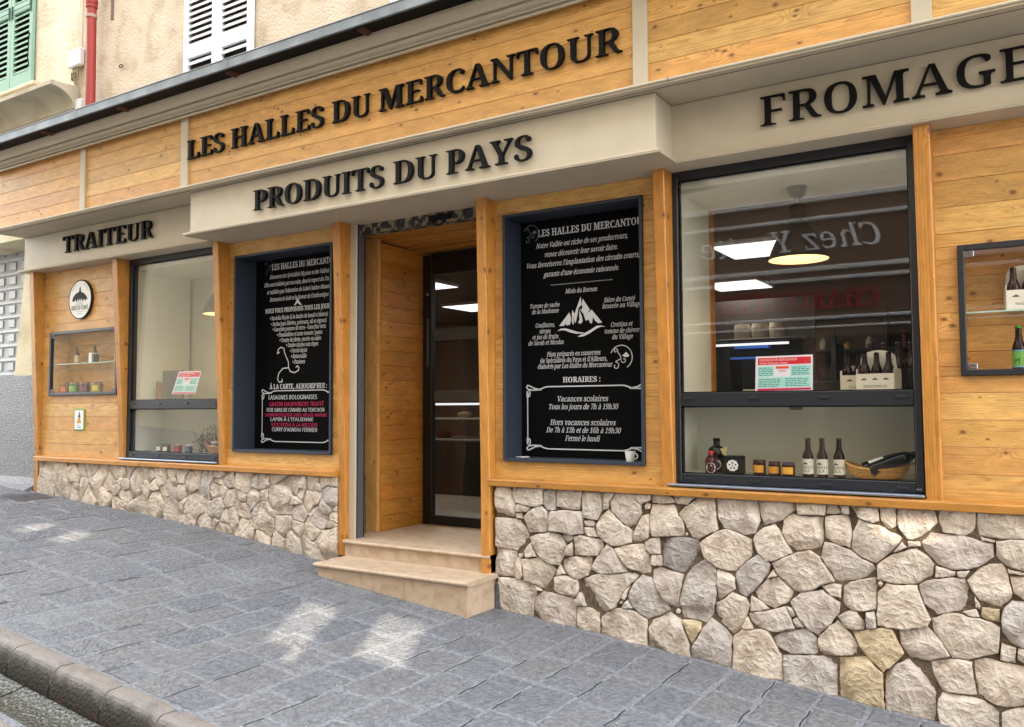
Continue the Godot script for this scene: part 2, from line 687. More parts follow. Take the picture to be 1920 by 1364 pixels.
# ---------------------------------------------------------------- street
func slab_mesh(sd: int, groove: int) -> ArrayMesh:
	# a worn paving stone about 1 x 1 in plan (scaled to size), its top dressed with a chisel
	var f := FastNoiseLite.new()
	f.seed = sd
	f.frequency = 1.0
	var nx := 34
	var nz := 50
	var hs := []
	var cs := []
	var ps := []
	var ang: float = [0.5, -0.55, 1.2, 0.1][groove % 4] + f.get_noise_2d(sd * 3.1, 2.0) * 0.4
	for j in nz + 1:
		for i in nx + 1:
			var u := float(i) / nx
			var w := float(j) / nz
			# rows crowd at the rim, which is rounded off
			u = 0.5 - 0.5 * cos(PI * clampf(u * 0.9 + 0.05, 0, 1)) if false else u
			var e := minf(minf(u, 1 - u) * 0.24, minf(w, 1 - w) * 0.42)
			var h := -0.008 * pow(1.0 - clampf(e / 0.016, 0, 1), 2.0)
			h += 0.003 * f.get_noise_2d(u * 2.0, w * 3.0) + 0.0018 * f.get_noise_2d(u * 9.0 + 30.0, w * 14.0)
			var cut := 0.0
			if groove < 3:
				var s := (u * 0.24 * cos(ang) + w * 0.42 * sin(ang)) / 0.036 + f.get_noise_2d(u * 4.0, w * 6.0 + 9.0) * 0.7
				var worn := clampf(0.55 + f.get_noise_2d(u * 1.7 + 70.0, w * 2.5) * 1.6, 0.0, 1.0)
				cut = worn * pow(0.5 + 0.5 * sin(s * TAU), 4.0)
				h -= 0.0038 * cut
			var ox := 0.05 * f.get_noise_2d(3.0, w * 3.0) * (1.0 - u) + 0.05 * f.get_noise_2d(13.0, w * 3.0) * u
			var oz := 0.035 * f.get_noise_2d(u * 3.0, 23.0) * (1.0 - w) + 0.035 * f.get_noise_2d(u * 3.0, 33.0) * w
			ps.append(Vector3(u - 0.5 + ox, h, w - 0.5 + oz))
			cs.append(Color(1, 1, 1).lerp(Color(2.2, 2.15, 2.05), clampf(cut * 1.6, 0.0, 1.0)))
			hs.append(h)
	var ns := []
	for j in nz + 1:
		for i in nx + 1:
			var a: float = hs[j * (nx + 1) + maxi(i - 1, 0)]
			var b: float = hs[j * (nx + 1) + mini(i + 1, nx)]
			var c: float = hs[maxi(j - 1, 0) * (nx + 1) + i]
			var d: float = hs[mini(j + 1, nz) * (nx + 1) + i]
			ns.append(Vector3(-(b - a) / (2.0 * 0.24 / nx), 1.0, -(d - c) / (2.0 * 0.42 / nz)).normalized())
	var m := MB.new()
	m.tinted = true
	for j in nz:
		for i in nx:
			var k := j * (nx + 1) + i
			for t in [[k, k + 1, k + nx + 2], [k, k + nx + 2, k + nx + 1]]:
				m.tri_n(ps[t[0]], ps[t[1]], ps[t[2]], ns[t[0]], ns[t[1]], ns[t[2]])
				var at := m.col.size() - 3
				for q in 3:
					for c in t:
						if m.v[at + q] == ps[c]:
							m.col[at + q] = cs[c]
	return m.mesh()


func sloped_strip(b: MB, x0: float, x1: float, z0: float, z1: float, dy: float) -> void:
	var n := int((x1 - x0) / 0.4) + 1
	for i in n:
		var a := lerpf(x0, x1, float(i) / n)
		var c := lerpf(x0, x1, float(i + 1) / n)
		b.quad(Vector3(a, ground_at(a) + dy, z0), Vector3(c, ground_at(c) + dy, z0), Vector3(c, ground_at(c) + dy, z1), Vector3(a, ground_at(a) + dy, z1), Vector3.UP)


func build_street() -> void:
	var walk := structure("pavement")
	var bed := MB.new()
	sloped_strip(bed, -30.0, 3.0, -0.3, 2.40, -0.0035)
	put("mortar_bed", bed.mesh(), mats.mortar, walk)
	var cracks := MB.new()
	var kinds := []
	for k in 12:
		kinds.append(slab_mesh(100 + k, [0, 1, 2, 0, 1, 3][k % 6]))
	var x := 0.9
	var row := 0
	var count := 0
	while x > -14.5 and count < 296:
		var far := clampf((-x - 4.0) / 5.0, 0.0, 1.0)
		var w := lerpf(0.235, 0.36, far) * rng.randf_range(0.93, 1.08)
		var z := 2.375
		z -= 0.0
		var first := true
		while z > 0.10:
			var l := lerpf(0.40, 0.60, far) * rng.randf_range(0.82, 1.2)
			if first:
				l *= [1.0, 0.55, 0.8, 0.4][row % 4]
				first = false
			if z - l < 0.22:
				l = z - 0.075
			var c := Vector3(x - w * 0.5, 0, z - l * 0.5)
			# nothing lies under the stone step
			var under_step := c.x < -3.15 and c.x > -4.4 and z - l * 0.2 < 0.36
			if not under_step:
				var o := put("paving_stone", kinds[rng.randi_range(0, 11)], mats["slab" + str(rng.randi_range(0, 3))], walk)
				var gap := rng.randf_range(0.006, 0.026)
				var sl := (ground_at(c.x + w * 0.5) - ground_at(c.x - w * 0.5)) / w
				var bx := Vector3(1, sl, 0) * (w - gap) * (1.0 if rng.randf() < 0.5 else -1.0)
				var flip := signf(bx.x)
				var tilt := rng.randf_range(-0.006, 0.006)
				o.transform = Transform3D(bx, Vector3.UP, Vector3(0, tilt, 1) * (l - gap * 1.2) * flip, Vector3(c.x, ground_at(c.x) + rng.randf_range(-0.0015, 0.0025), c.z))
				count += 1
				# here and there the mortar has gone and the joint stands open
				if rng.randf() < 0.42:
					var side := -1.0 if rng.randf() < 0.8 else 1.0
					var cz0 := c.z - l * rng.randf_range(0.15, 0.5)
					var cz1 := c.z + l * rng.randf_range(0.1, 0.5)
					var px := c.x + side * (w * 0.5 - 0.004)
					for q in 5:
						var za := lerpf(cz0, cz1, q / 5.0)
						var zb := lerpf(cz0, cz1, (q + 1) / 5.0)
						var xa := px + 0.004 * sin(za * 31.0 + row)
						var xb := px + 0.004 * sin(zb * 31.0 + row)
						var hw := 0.0035
						cracks.quad(Vector3(xa - hw, ground_at(xa - hw) - 0.0022, za), Vector3(xa + hw, ground_at(xa + hw) - 0.0022, za), Vector3(xb + hw, ground_at(xb + hw) - 0.0022, zb), Vector3(xb - hw, ground_at(xb - hw) - 0.0022, zb), Vector3.UP)
			z -= l
		x -= w
		row += 1
	put("open_joint", cracks.mesh(), flat(Color(0.06, 0.055, 0.05), 0.9), walk).set_meta("kind", "stuff")
	# grit and pale specks
	var grit := MB.new()
	for k in 420:
		var gx0 := rng.randf_range(-9.0, 0.5)
		var gz0 := rng.randf_range(0.1, 2.35)
		var gr := rng.randf_range(0.002, 0.006)
		var gp := PackedVector2Array()
		for q in 5:
			gp.append(Vector2.from_angle(TAU * q / 5.0 + rng.randf() * 0.6) * gr)
		var gc := Vector3(gx0, ground_at(gx0) + 0.003, gz0)
		for q in 5:
			var pa := gp[q]
			var pb := gp[(q + 1) % 5]
			grit.tri(gc + Vector3(0, gr * 0.6, 0), gc + Vector3(pa.x, 0, pa.y), gc + Vector3(pb.x, 0, pb.y), Vector3.UP)
	put("grit", grit.mesh(), flat(Color(0.66, 0.63, 0.58), 0.9), walk).set_meta("kind", "stuff")
	# kerb of rounded granite, wet gutter, the far kerb of the channel, road
	var kerb := structure("kerb")
	var kx := 0.6
	var f := FastNoiseLite.new()
	f.seed = 77
	f.frequency = 9.0
	while kx > -12.0:
		var l := rng.randf_range(0.36, 0.44)
		kerb_stone(kerb, kx - l, kx, 2.385, 1.0, f)
		kx -= l
	var road := structure("road")
	var rb := MB.new()
	sloped_strip(rb, -30.0, 30.0, 2.80, 9.0, -0.085)
	put("road_bed", rb.mesh(), mats.mortar, road)
	var gut := structure("gutter")
	var gx := 0.6
	while gx > -12.0:
		var l := rng.randf_range(0.55, 0.75)
		var b := MB.new()
		var n := 6
		for i in n:
			var a := gx - l + 0.006 + (l - 0.012) * i / n
			var c := gx - l + 0.006 + (l - 0.012) * (i + 1) / n
			for j in 4:
				var z0 := 2.53 + 0.27 * j / 4.0
				var z1 := 2.53 + 0.27 * (j + 1) / 4.0
				var dip := func(z: float) -> float: return -0.135 - 0.02 * (1.0 - pow((z - 2.665) / 0.135, 2.0))
				b.quad(Vector3(a, ground_at(a) + dip.call(z0), z0), Vector3(c, ground_at(c) + dip.call(z0), z0), Vector3(c, ground_at(c) + dip.call(z1), z1), Vector3(a, ground_at(a) + dip.call(z1), z1), Vector3.UP)
		put("gutter_stone", b.mesh(), mats.gutter, gut)
		gx -= l
	var gb := MB.new()
	sloped_strip(gb, -30.0, 3.0, 2.40, 2.95, -0.165)
	put("gutter_bed", gb.mesh(), mats.joint, gut)
	kx = 0.5
	while kx > -9.0:
		var l := rng.randf_range(0.40, 0.5)
		kerb_stone(kerb, kx - l, kx, 2.93, -1.0, f)
		kx -= l
	x = -1.2
	while x > -7.0:
		var w := rng.randf_range(0.24, 0.28)
		var z := 2.955
		while z < 4.0:
			var l := rng.randf_range(0.36, 0.46)
			var o := put("paving_stone", kinds[rng.randi_range(0, 11)], mats["slab" + str(rng.randi_range(0, 3))], road)
			var sl := (ground_at(x + w * 0.5) - ground_at(x - w * 0.5)) / w
			o.transform = Transform3D(Vector3(1, sl, 0) * (w - 0.014), Vector3.UP, Vector3(0, 0, l - 0.016), Vector3(x, ground_at(x) - 0.079, z + l * 0.5))
			z += l
		x -= w
	var pit := thing("access_cover", "flat dark metal cover let into the pavement by the corner of the roughcast wall", "cover", Vector3(-8.47, ground_at(-8.47), 0.30))
	var pm := MB.new()
	pm.box(Vector3(-0.19, -0.02, -0.20), Vector3(0.19, 0.008, 0.20), 0.003)
	var po := put("plate", pm.mesh(), flat(Color(0.27, 0.26, 0.27), 0.45, 0.3), pit)
	po.transform.basis = Basis(Vector3(1, -0.075, 0), Vector3.UP, Vector3(0, 0, 1))
	var hm := MB.new()
	hm.box(Vector3(-0.03, 0.008, -0.012), Vector3(0.03, 0.011, 0.012), 0.001)
	var ho := put("handle", hm.mesh(), flat(Color(0.30, 0.14, 0.12), 0.6), pit)
	ho.transform.basis = po.transform.basis


func kerb_stone(parent: Node3D, x0: float, x1: float, zb: float, dir: float, f: FastNoiseLite) -> void:
	var b := MB.new()
	b.tinted = true
	var n := 8
	var m := 11
	var ps := []
	var cs := []
	for i in n + 1:
		var t := float(i) / n
		var x := lerpf(x0 + 0.004, x1 - 0.004, t)
		var endr := 0.008 * pow(absf(t * 2.0 - 1.0), 6.0)
		for j in m + 1:
			var a := PI * 0.5 * clampf((j - 3.0) / (m - 3.0), 0, 1)
			var flatz := 0.075 * minf(j, 3.0) / 3.0
			var z := flatz + 0.065 * sin(a)
			var y := -0.145 * (1.0 - cos(a))
			y -= endr
			y += 0.004 * f.get_noise_2d(x, z) + (-0.004 if j == 0 else 0.0)
			ps.append(Vector3(x, ground_at(x) + y + (0.004 if dir > 0 else -0.08), zb + dir * z))
			var low := clampf((-y - 0.004 + 0.035 * f.get_noise_2d(x * 1.3, z * 0.6 + 4.0)) / 0.045, 0, 1) if dir > 0 else 0.0
			var pink := 0.5 + 0.5 * f.get_noise_2d(x * 0.3 + 9.0, z)
			var top := Color(0.26, 0.22, 0.19).lerp(Color(0.205, 0.195, 0.188), pink)
			var wet := Color(0.045, 0.04, 0.034).lerp(Color(0.11, 0.05, 0.025), clampf(f.get_noise_2d(x * 0.7, 50.0 + z * 0.5) * 1.6 - 0.1, 0, 1) * clampf((-y - 0.09) / 0.03, 0, 1))
			cs.append(top.lerp(wet, low))
	for i in n:
		for j in m:
			var k := i * (m + 1) + j
			var q := [k, k + 1, k + m + 2, k + m + 1]
			var before := b.v.size()
			b.quad(ps[q[0]], ps[q[1]], ps[q[2]], ps[q[3]], Vector3(0, 1, dir * 0.4))
			for v in range(before, b.v.size()):
				for c in q:
					if b.v[v].is_equal_approx(ps[c]):
						b.col[v] = cs[c]
	put("kerb_stone", b.mesh(), mats.granite, parent)


# ---------------------------------------------------------------- across the street (front seen in the window panes, upper wall shaped for shade)
func build_opposite() -> void:
	# openings added to cast sun patches on the pavement: [x0, y0, x1, y1] of each patch, taken up the sun's direction to the wall
	var holes := []
	var zc := 7.15
	for p in [[-6.98, 0.655, 1.0, 0.24, 0.42], [-6.47, 0.62, 1.0, 0.26, 0.42], [-3.73, 0.37, 1.18, 0.30, 0.78], [-3.2, 0.30, 1.0, 0.36, 0.80], [-3.42, 0.33, 1.55, 0.10, 0.3]]:
		var t: float = (zc - p[2]) / SUN_AT.z
		var hx: float = p[0] + SUN_AT.x * t
		var hy: float = p[1] + SUN_AT.y * t
		var hh: float = p[4] * SUN_AT.y / SUN_AT.z
		holes.append([hx - p[3] * 0.5, hy - hh * 0.5, hx + p[3] * 0.5, hy + hh * 0.5])
	var t2 := (zc - 0.08) / SUN_AT.z
	var wx := -0.58 + SUN_AT.x * t2
	var wy := 1.04 + SUN_AT.y * t2
	holes.append([wx - 0.16, wy - 0.06, wx + 0.16, wy + 0.06])  # added slot for the sun spot on the right stone wall
	var h := thing("house", "tall plastered house over the butcher across the street, sized to shade it, with added openings for sun patches", "house")
	var b := MB.new()
	holed(b, -22.0, 9.0, 4.62, 13.3, 7.12, 7.18, holes)  # wall sized to shade the street, pierced by the added openings
	put("wall", b.mesh(), mats.plaster_pale, h)
	box("lower_wall", Vector3(-22, -3.0, 7.12), Vector3(9, 4.62, 7.5), mats.plaster_pale, h)
	for k in 9:
		var x := -19.5 + 3.1 * k
		var w := holder("window", h)
		box("frame", Vector3(x - 0.55, 8.6, 7.08), Vector3(x + 0.55, 10.2, 7.12), mats.dark_wall, w)
		box("pane", Vector3(x - 0.45, 8.7, 7.06), Vector3(x + 0.45, 10.1, 7.08), mats.black, w)
	# the butcher's front
	var s := thing("butcher_front", "dark timber butcher's front with pale mouldings and lettered boards, mirrored in the panes", "shopfront")
	box("panel", Vector3(-7.2, 0.0, 7.03), Vector3(2.2, 4.55, 7.12), flat(Color(0.42, 0.31, 0.23), 0.6), s)
	for y in [[4.46, 4.54], [4.2, 4.25], [3.5, 3.56], [3.36, 3.41], [2.83, 2.87], [2.71, 2.74]]:
		box("moulding", Vector3(-7.2, y[0], 6.96), Vector3(2.2, y[1], 7.03), mats.white, s, 0.01)
	for k in 4:
		box("pane", Vector3(-6.8 + 2.2 * k, 0.9, 7.0), Vector3(-4.9 + 2.2 * k, 2.6, 7.028), mats.black, s)
	var o := Node3D.new()
	o.name = "lettering"
	s.add_child(o)
	o.transform = Transform3D(Basis(Vector3.UP, PI), Vector3(0, 0, 7.03))
	line_of_text("words", "Chez Yvette", 1.62, 4.1, 3.80, 0.30, 0.0, serif, 0.25, flat(Color(0.92, 0.92, 0.93), 0.6), o, 0.04)
	line_of_text("words", "CHARCUTERIE", 1.70, 3.93, 2.98, 0.25, 0.0, serif_bold, 0.0, flat(Color(0.66, 0.08, 0.10), 0.5), o, 0.04)


# ---------------------------------------------------------------- the house above and the house next door
func shutter_leaf(parent: Node3D, x0: float, x1: float, y0: float, y1: float, z: float, mat: Material, rails: Array) -> void:
	var sw := 0.062
	var leaf := holder("shutter", parent)
	box("stile", Vector3(x0, y0, z), Vector3(x0 + sw, y1, z + 0.035), mat, leaf, 0.003)
	box("stile", Vector3(x1 - sw, y0, z), Vector3(x1, y1, z + 0.035), mat, leaf, 0.003)
	var prev := y0
	for i in rails.size():
		var r: Array = rails[i]
		box("rail", Vector3(x0 + sw, r[0], z + 0.001), Vector3(x1 - sw, r[1], z + 0.034), mat, leaf, 0.002)
		if i + 1 < rails.size():
			var top: float = rails[i + 1][0]
			var n := int((top - r[1]) / 0.058)
			for k in n:
				var y: float = r[1] + (top - r[1]) * (k + 0.5) / n
				var b := MB.new()
				b.ext(PackedVector2Array([Vector2(z + 0.004, y + 0.024), Vector2(z + 0.004, y + 0.016), Vector2(z + 0.030, y - 0.026), Vector2(z + 0.033, y - 0.022), Vector2(z + 0.033, y - 0.014)]), 0, x0 + sw - 0.004, x1 - sw + 0.004)
				put("slat", b.mesh(), mat, leaf)
	box("backing", Vector3(x0 + sw, y0 + 0.05, z - 0.02), Vector3(x1 - sw, y1 - 0.05, z - 0.012), mats.black, leaf)  # black sheet put in to darken the gaps between the slats


func build_upper_house() -> void:
	var h := thing("house", "beige plastered house with white louvred shutters above the timber shopfront", "house")
	box("wall", Vector3(-8.2, 3.5, -0.4), Vector3(3.0, 10.5, 0.0), mats.plaster, h)
	box("roof", Vector3(-8.4, 10.5, -7.0), Vector3(3.2, 10.9, 0.5), mats.plaster, h)
	for w in [[-6.505, -5.59], [-4.05, -3.13]]:
		var xm: float = (w[0] + w[1]) * 0.5
		var r := [[4.58, 4.66], [4.83, 4.93], [5.80, 5.90], [6.25, 6.35]]
		shutter_leaf(h, w[0], xm - 0.003, 4.58, 6.35, 0.012, mats.shutter_white, r)
		shutter_leaf(h, xm + 0.003, w[1], 4.58, 6.35, 0.012, mats.shutter_white, r)
	box("expansion_strip", Vector3(-7.70, 5.53, 0.0), Vector3(-7.665, 6.6, 0.012), flat(Color(0.42, 0.36, 0.32), 0.7), h)
	var e := MB.new()
	var ring := PackedVector3Array()
	for k in 13:
		ring.append(Vector3(-7.50 + 0.026 * cos(TAU * k / 12), 5.01 + 0.014 * sin(TAU * k / 12), 0.02))
	e.tube(ring, 0.005, 5)
	put("eyelet", e.mesh(), mats.black, h)
	# drainpipe
	var p := thing("drainpipe", "red painted drainpipe running down the wall between the two houses", "drainpipe", Vector3(-7.885, 4.35, 0.10))
	var b := MB.new()
	b.tube(PackedVector3Array([Vector3(0.012, 0, 0), Vector3(0.012, 0.5, 0), Vector3(0.006, 0.95, 0), Vector3(0.0, 1.35, 0)]), 0.046, 20)
	put("tube", b.mesh(), mats.pipe, p)
	b = MB.new()
	b.lathe(PackedVector2Array([Vector2(0.046, 1.30), Vector2(0.056, 1.31), Vector2(0.056, 1.335), Vector2(0.052, 1.34), Vector2(0.057, 1.35), Vector2(0.060, 1.38), Vector2(0.052, 1.40), Vector2(0.050, 1.42)]), 24)
	put("collar", b.mesh(), mats.pipe, p)
	b = MB.new()
	b.tube(PackedVector3Array([Vector3(0.0, 1.40, 0), Vector3(0.01, 1.48, 0), Vector3(0.06, 1.56, 0), Vector3(0.14, 1.66, 0), Vector3(0.25, 1.8, 0)]), 0.05, 20)
	put("elbow", b.mesh(), flat(Color(0.36, 0.17, 0.17), 0.5), p)
	b = MB.new()
	b.lathe(PackedVector2Array([Vector2(0.047, 1.205), Vector2(0.053, 1.208), Vector2(0.053, 1.238), Vector2(0.047, 1.241)]), 24)
	put("bracket", b.mesh(), flat(Color(0.62, 0.52, 0.47), 0.7), p)


func build_neighbour() -> void:
	var h := thing("house", "pale cream house next door with green louvred shutters and a coved concrete ledge", "house")
	box("wall", Vector3(-30.0, 4.3, -0.4), Vector3(-8.26, 10.5, -0.006), mats.plaster_pale, h)
	box("corner_strip", Vector3(-8.26, 4.3, -0.3), Vector3(-8.2, 10.5, 0.006), mats.plaster, h)
	box("painted_band", Vector3(-30.0, 3.5, -0.4), Vector3(-8.2, 4.3, 0.001), mats.plaster_yellow, h)
	box("roof", Vector3(-30.0, 10.5, -7.0), Vector3(-8.41, 10.9, 0.5), mats.plaster, h)
	var r := [[5.19, 5.33], [6.02, 6.12], [6.75, 6.85]]
	shutter_leaf(h, -9.97, -9.535, 5.19, 6.85, 0.01, mats.shutter_green, r)
	shutter_leaf(h, -9.528, -9.09, 5.19, 6.85, 0.01, mats.shutter_green, r)
	for s in [[-9.93, -9.56], [-9.50, -9.12]]:
		var b := MB.new()
		for x in s:
			b.box(Vector3(x - 0.012, 5.98, 0.045), Vector3(x + 0.012, 6.12, 0.058), 0.002)
		b.tube(PackedVector3Array([Vector3(s[0], 6.05, 0.062), Vector3(s[1], 6.05, 0.062)]), 0.004, 5)
		put("hinge", b.mesh(), flat(Color(0.16, 0.25, 0.21), 0.6), h)
	var hk := MB.new()
	hk.tube(PackedVector3Array([Vector3(-9.13, 5.72, 0.05), Vector3(-9.10, 5.72, 0.07), Vector3(-9.12, 5.45, 0.07), Vector3(-9.11, 5.36, 0.06)]), 0.006, 5)
	put("hook", hk.mesh(), mats.black, h)
	box("window_sill", Vector3(-10.1, 5.15, -0.006), Vector3(-9.02, 5.188, 0.06), mats.plaster_pale, h, 0.004)
	# coved ledge: curved underside, flat top, plain end
	var pr := PackedVector2Array([Vector2(-0.006, 4.70), Vector2(0.05, 4.705)])
	for k in 9:
		var a := PI * 0.5 * k / 8.0
		pr.append(Vector2(0.30 - 0.23 * cos(a), 4.72 + 0.17 * sin(a)))
	pr.append_array([Vector2(0.31, 4.895), Vector2(0.31, 4.935), Vector2(-0.006, 4.95)])
	var lb := MB.new()
	lb.ext(pr, 0, -16.0, -8.21)
	put("ledge", lb.mesh(), rough_mat(mats.plaster.albedo_texture, null, 0, 0.6, Color(0.70, 0.66, 0.58), 0.9), h)
	# boxes and wires
	var j := thing("junction_box", "white plastic electrical box beside the red drainpipe", "junction box", Vector3(-8.25, 5.16, 0.006))
	box("case", Vector3(-0.11, 0.0, 0.0), Vector3(0.11, 0.185, 0.06), mats.plastic, j, 0.012)
	box("lid", Vector3(-0.10, 0.150, 0.06), Vector3(0.10, 0.175, 0.064), mats.plastic, j, 0.001)
	var w := MB.new()
	for k in 4:
		var x := -0.05 + 0.03 * k
		w.tube(PackedVector3Array([Vector3(x, 0.0, 0.03), Vector3(x + 0.01, -0.10, 0.035), Vector3(x + 0.03 - 0.02 * k, -0.2, 0.02), Vector3(x + 0.02, -0.32, 0.02)]), 0.006, 5)
	put("cable", w.mesh(), flat(Color(0.55, 0.50, 0.38), 0.6), j)
	box("clip", Vector3(-0.09, -0.12, 0.0), Vector3(-0.04, -0.04, 0.03), mats.black, j, 0.004)
	var j2 := thing("utility_box", "small white box half hidden behind the zinc eave, below the junction box", "box", Vector3(-8.235, 4.62, 0.006))
	box("case", Vector3(-0.12, 0.0, 0.0), Vector3(0.12, 0.19, 0.05), mats.plastic, j2, 0.006)
	# ground floor next door: roughcast wall, tapering pilaster, gridded glass front
	var g := thing("neighbour_front", "grey roughcast wall with a cream pilaster and gridded pale glass above it", "shopfront")
	var rb := MB.new()
	rb.box(Vector3(-16.0, 0.2, -0.42), Vector3(-8.905, 2.02, -0.05), 0.01)
	put("low_wall", rb.mesh(), mats.roughcast, g)
	var foot := MB.new()
	foot.ext(PackedVector2Array([Vector2(-0.05, 0.6), Vector2(0.10, 0.6), Vector2(0.10, 0.815), Vector2(0.0, 0.86), Vector2(-0.05, 0.93)]), 0, -16.0, -8.905)
	put("footing", foot.mesh(), mats.roughcast, g)
	var pil := MB.new()
	pil.ext(PackedVector2Array([Vector2(-9.53, 2.02), Vector2(-8.905, 2.02), Vector2(-8.905, 3.5), Vector2(-9.32, 3.5)]), 2, -0.38, -0.09)
	put("pilaster", pil.mesh(), mats.plaster_yellow, g)
	box("back_panel", Vector3(-16.0, 2.02, -0.50), Vector3(-9.3, 3.6, -0.42), flat(Color(0.70, 0.71, 0.72), 0.6), g)
	var pale := flat(Color(0.76, 0.77, 0.78), 0.5)
	var mid := flat(Color(0.63, 0.635, 0.65), 0.4)
	for i in 9:
		var y := 2.05 + 0.17 * i
		box("bar", Vector3(-13.0, y, -0.42), Vector3(-9.32, y + 0.03, -0.40), pale, g, 0.004)
		for k in 9:
			var x := -11.6 + 0.26 * k
			box("glass_tile", Vector3(x, y + 0.06, -0.42), Vector3(x + 0.13, y + 0.155, -0.405), mid, g, 0.004)
	box("jamb_wall", Vector3(-16.0, 0.0, -0.9), Vector3(-8.905, 3.6, -0.5), mats.plaster_pale, g)


# ---------------------------------------------------------------- stone walls
# the cell of one site: what is nearer to it than to its neighbours (z carries a signed reach), clipped to the wall
func cell(sites: PackedVector3Array, i: int, frame: PackedVector2Array) -> PackedVector2Array:
	var p := frame
	var s := sites[i]
	for j in sites.size():
		if j == i:
			continue
		var q := sites[j]
		var d := Vector2(q.x - s.x, q.y - s.y)
		if d.length_squared() > 0.5 or d.length_squared() < 1e-8:
			continue
		var c := (q.x * q.x + q.y * q.y - s.x * s.x - s.y * s.y + s.z * absf(s.z) - q.z * absf(q.z)) * 0.5
		var o := PackedVector2Array()
		for k in p.size():
			var a := p[k]
			var b := p[(k + 1) % p.size()]
			var fa := a.dot(d) - c
			var fb := b.dot(d) - c
			if fa <= 0.0:
				o.append(a)
			if (fa < 0.0 and fb > 0.0) or (fa > 0.0 and fb < 0.0):
				o.append(a.lerp(b, fa / (fa - fb)))
		p = o
		if p.size() < 3:
			return p
	return p


# angular stones: each is the union of the cells of one to three sites; small chips wedge the gaps
func stone_outlines(sites: PackedVector3Array, frame: PackedVector2Array) -> Array:
	var subs := PackedVector3Array()
	var owner_of := []
	for i in sites.size():
		var s := sites[i]
		var n: int = 1 if s.z < 0.035 else [1, 2, 2, 2, 3, 3][rng.randi_range(0, 5)]
		var a := rng.randf() * TAU
		for k in n:
			var d := Vector2.ZERO
			if n > 1:
				d = Vector2.from_angle(a + TAU * k / n + rng.randf_range(-0.4, 0.4)) * s.z * rng.randf_range(0.4, 0.62)
			subs.append(Vector3(s.x + d.x, s.y + d.y, s.z * (1.0 if n == 1 else rng.randf_range(0.62, 0.9))))
			owner_of.append(i)
	var next := sites.size()
	var chips := PackedVector2Array()
	var lo := frame[0]
	var hi := frame[0]
	for p in frame:
		lo = lo.min(p)
		hi = hi.max(p)
	for t in 1600:
		var p := Vector2(rng.randf_range(lo.x, hi.x), rng.randf_range(lo.y, hi.y))
		if not Geometry2D.is_point_in_polygon(p, frame):
			continue
		var best := {}
		for k in owner_of.size():
			var q := subs[k]
			var dx := p.x - q.x
			var dy := p.y - q.y
			if absf(dx) > 0.4 or absf(dy) > 0.4:
				continue
			var w := dx * dx + dy * dy - q.z * absf(q.z)
			if w < best.get(owner_of[k], 1e9):
				best[owner_of[k]] = w
		var ds: Array = best.values()
		if ds.size() < 3:
			continue
		ds.sort()
		if ds[2] - ds[0] > 0.003:
			continue
		var near := false
		for c in chips:
			if c.distance_to(p) < 0.085:
				near = true
		if near or rng.randf() < 0.25:
			continue
		chips.append(p)
		var want: float = 0.26 * rng.randf_range(0.012, 0.032) - ds[0]
		subs.append(Vector3(p.x, p.y, signf(want) * sqrt(absf(want))))
		owner_of.append(next)
		next += 1
	var outs := []
	outs.resize(next)
	for k in subs.size():
		var c := cell(subs, k, frame)
		if c.size() < 3:
			continue
		var big := Geometry2D.offset_polygon(c, 0.0006, Geometry2D.JOIN_MITER)
		if big.is_empty():
			continue
		var i: int = owner_of[k]
		if outs[i] == null:
			outs[i] = big[0]
		else:
			var un := Geometry2D.merge_polygons(outs[i], big[0])
			var best_p: PackedVector2Array = outs[i]
			var best_n := 0.0
			for u in un:
				var ar := 0.0
				for q in u.size():
					ar += u[q].cross(u[(q + 1) % u.size()])
				if absf(ar) > best_n:
					best_n = absf(ar)
					best_p = u
			outs[i] = best_p
	return outs


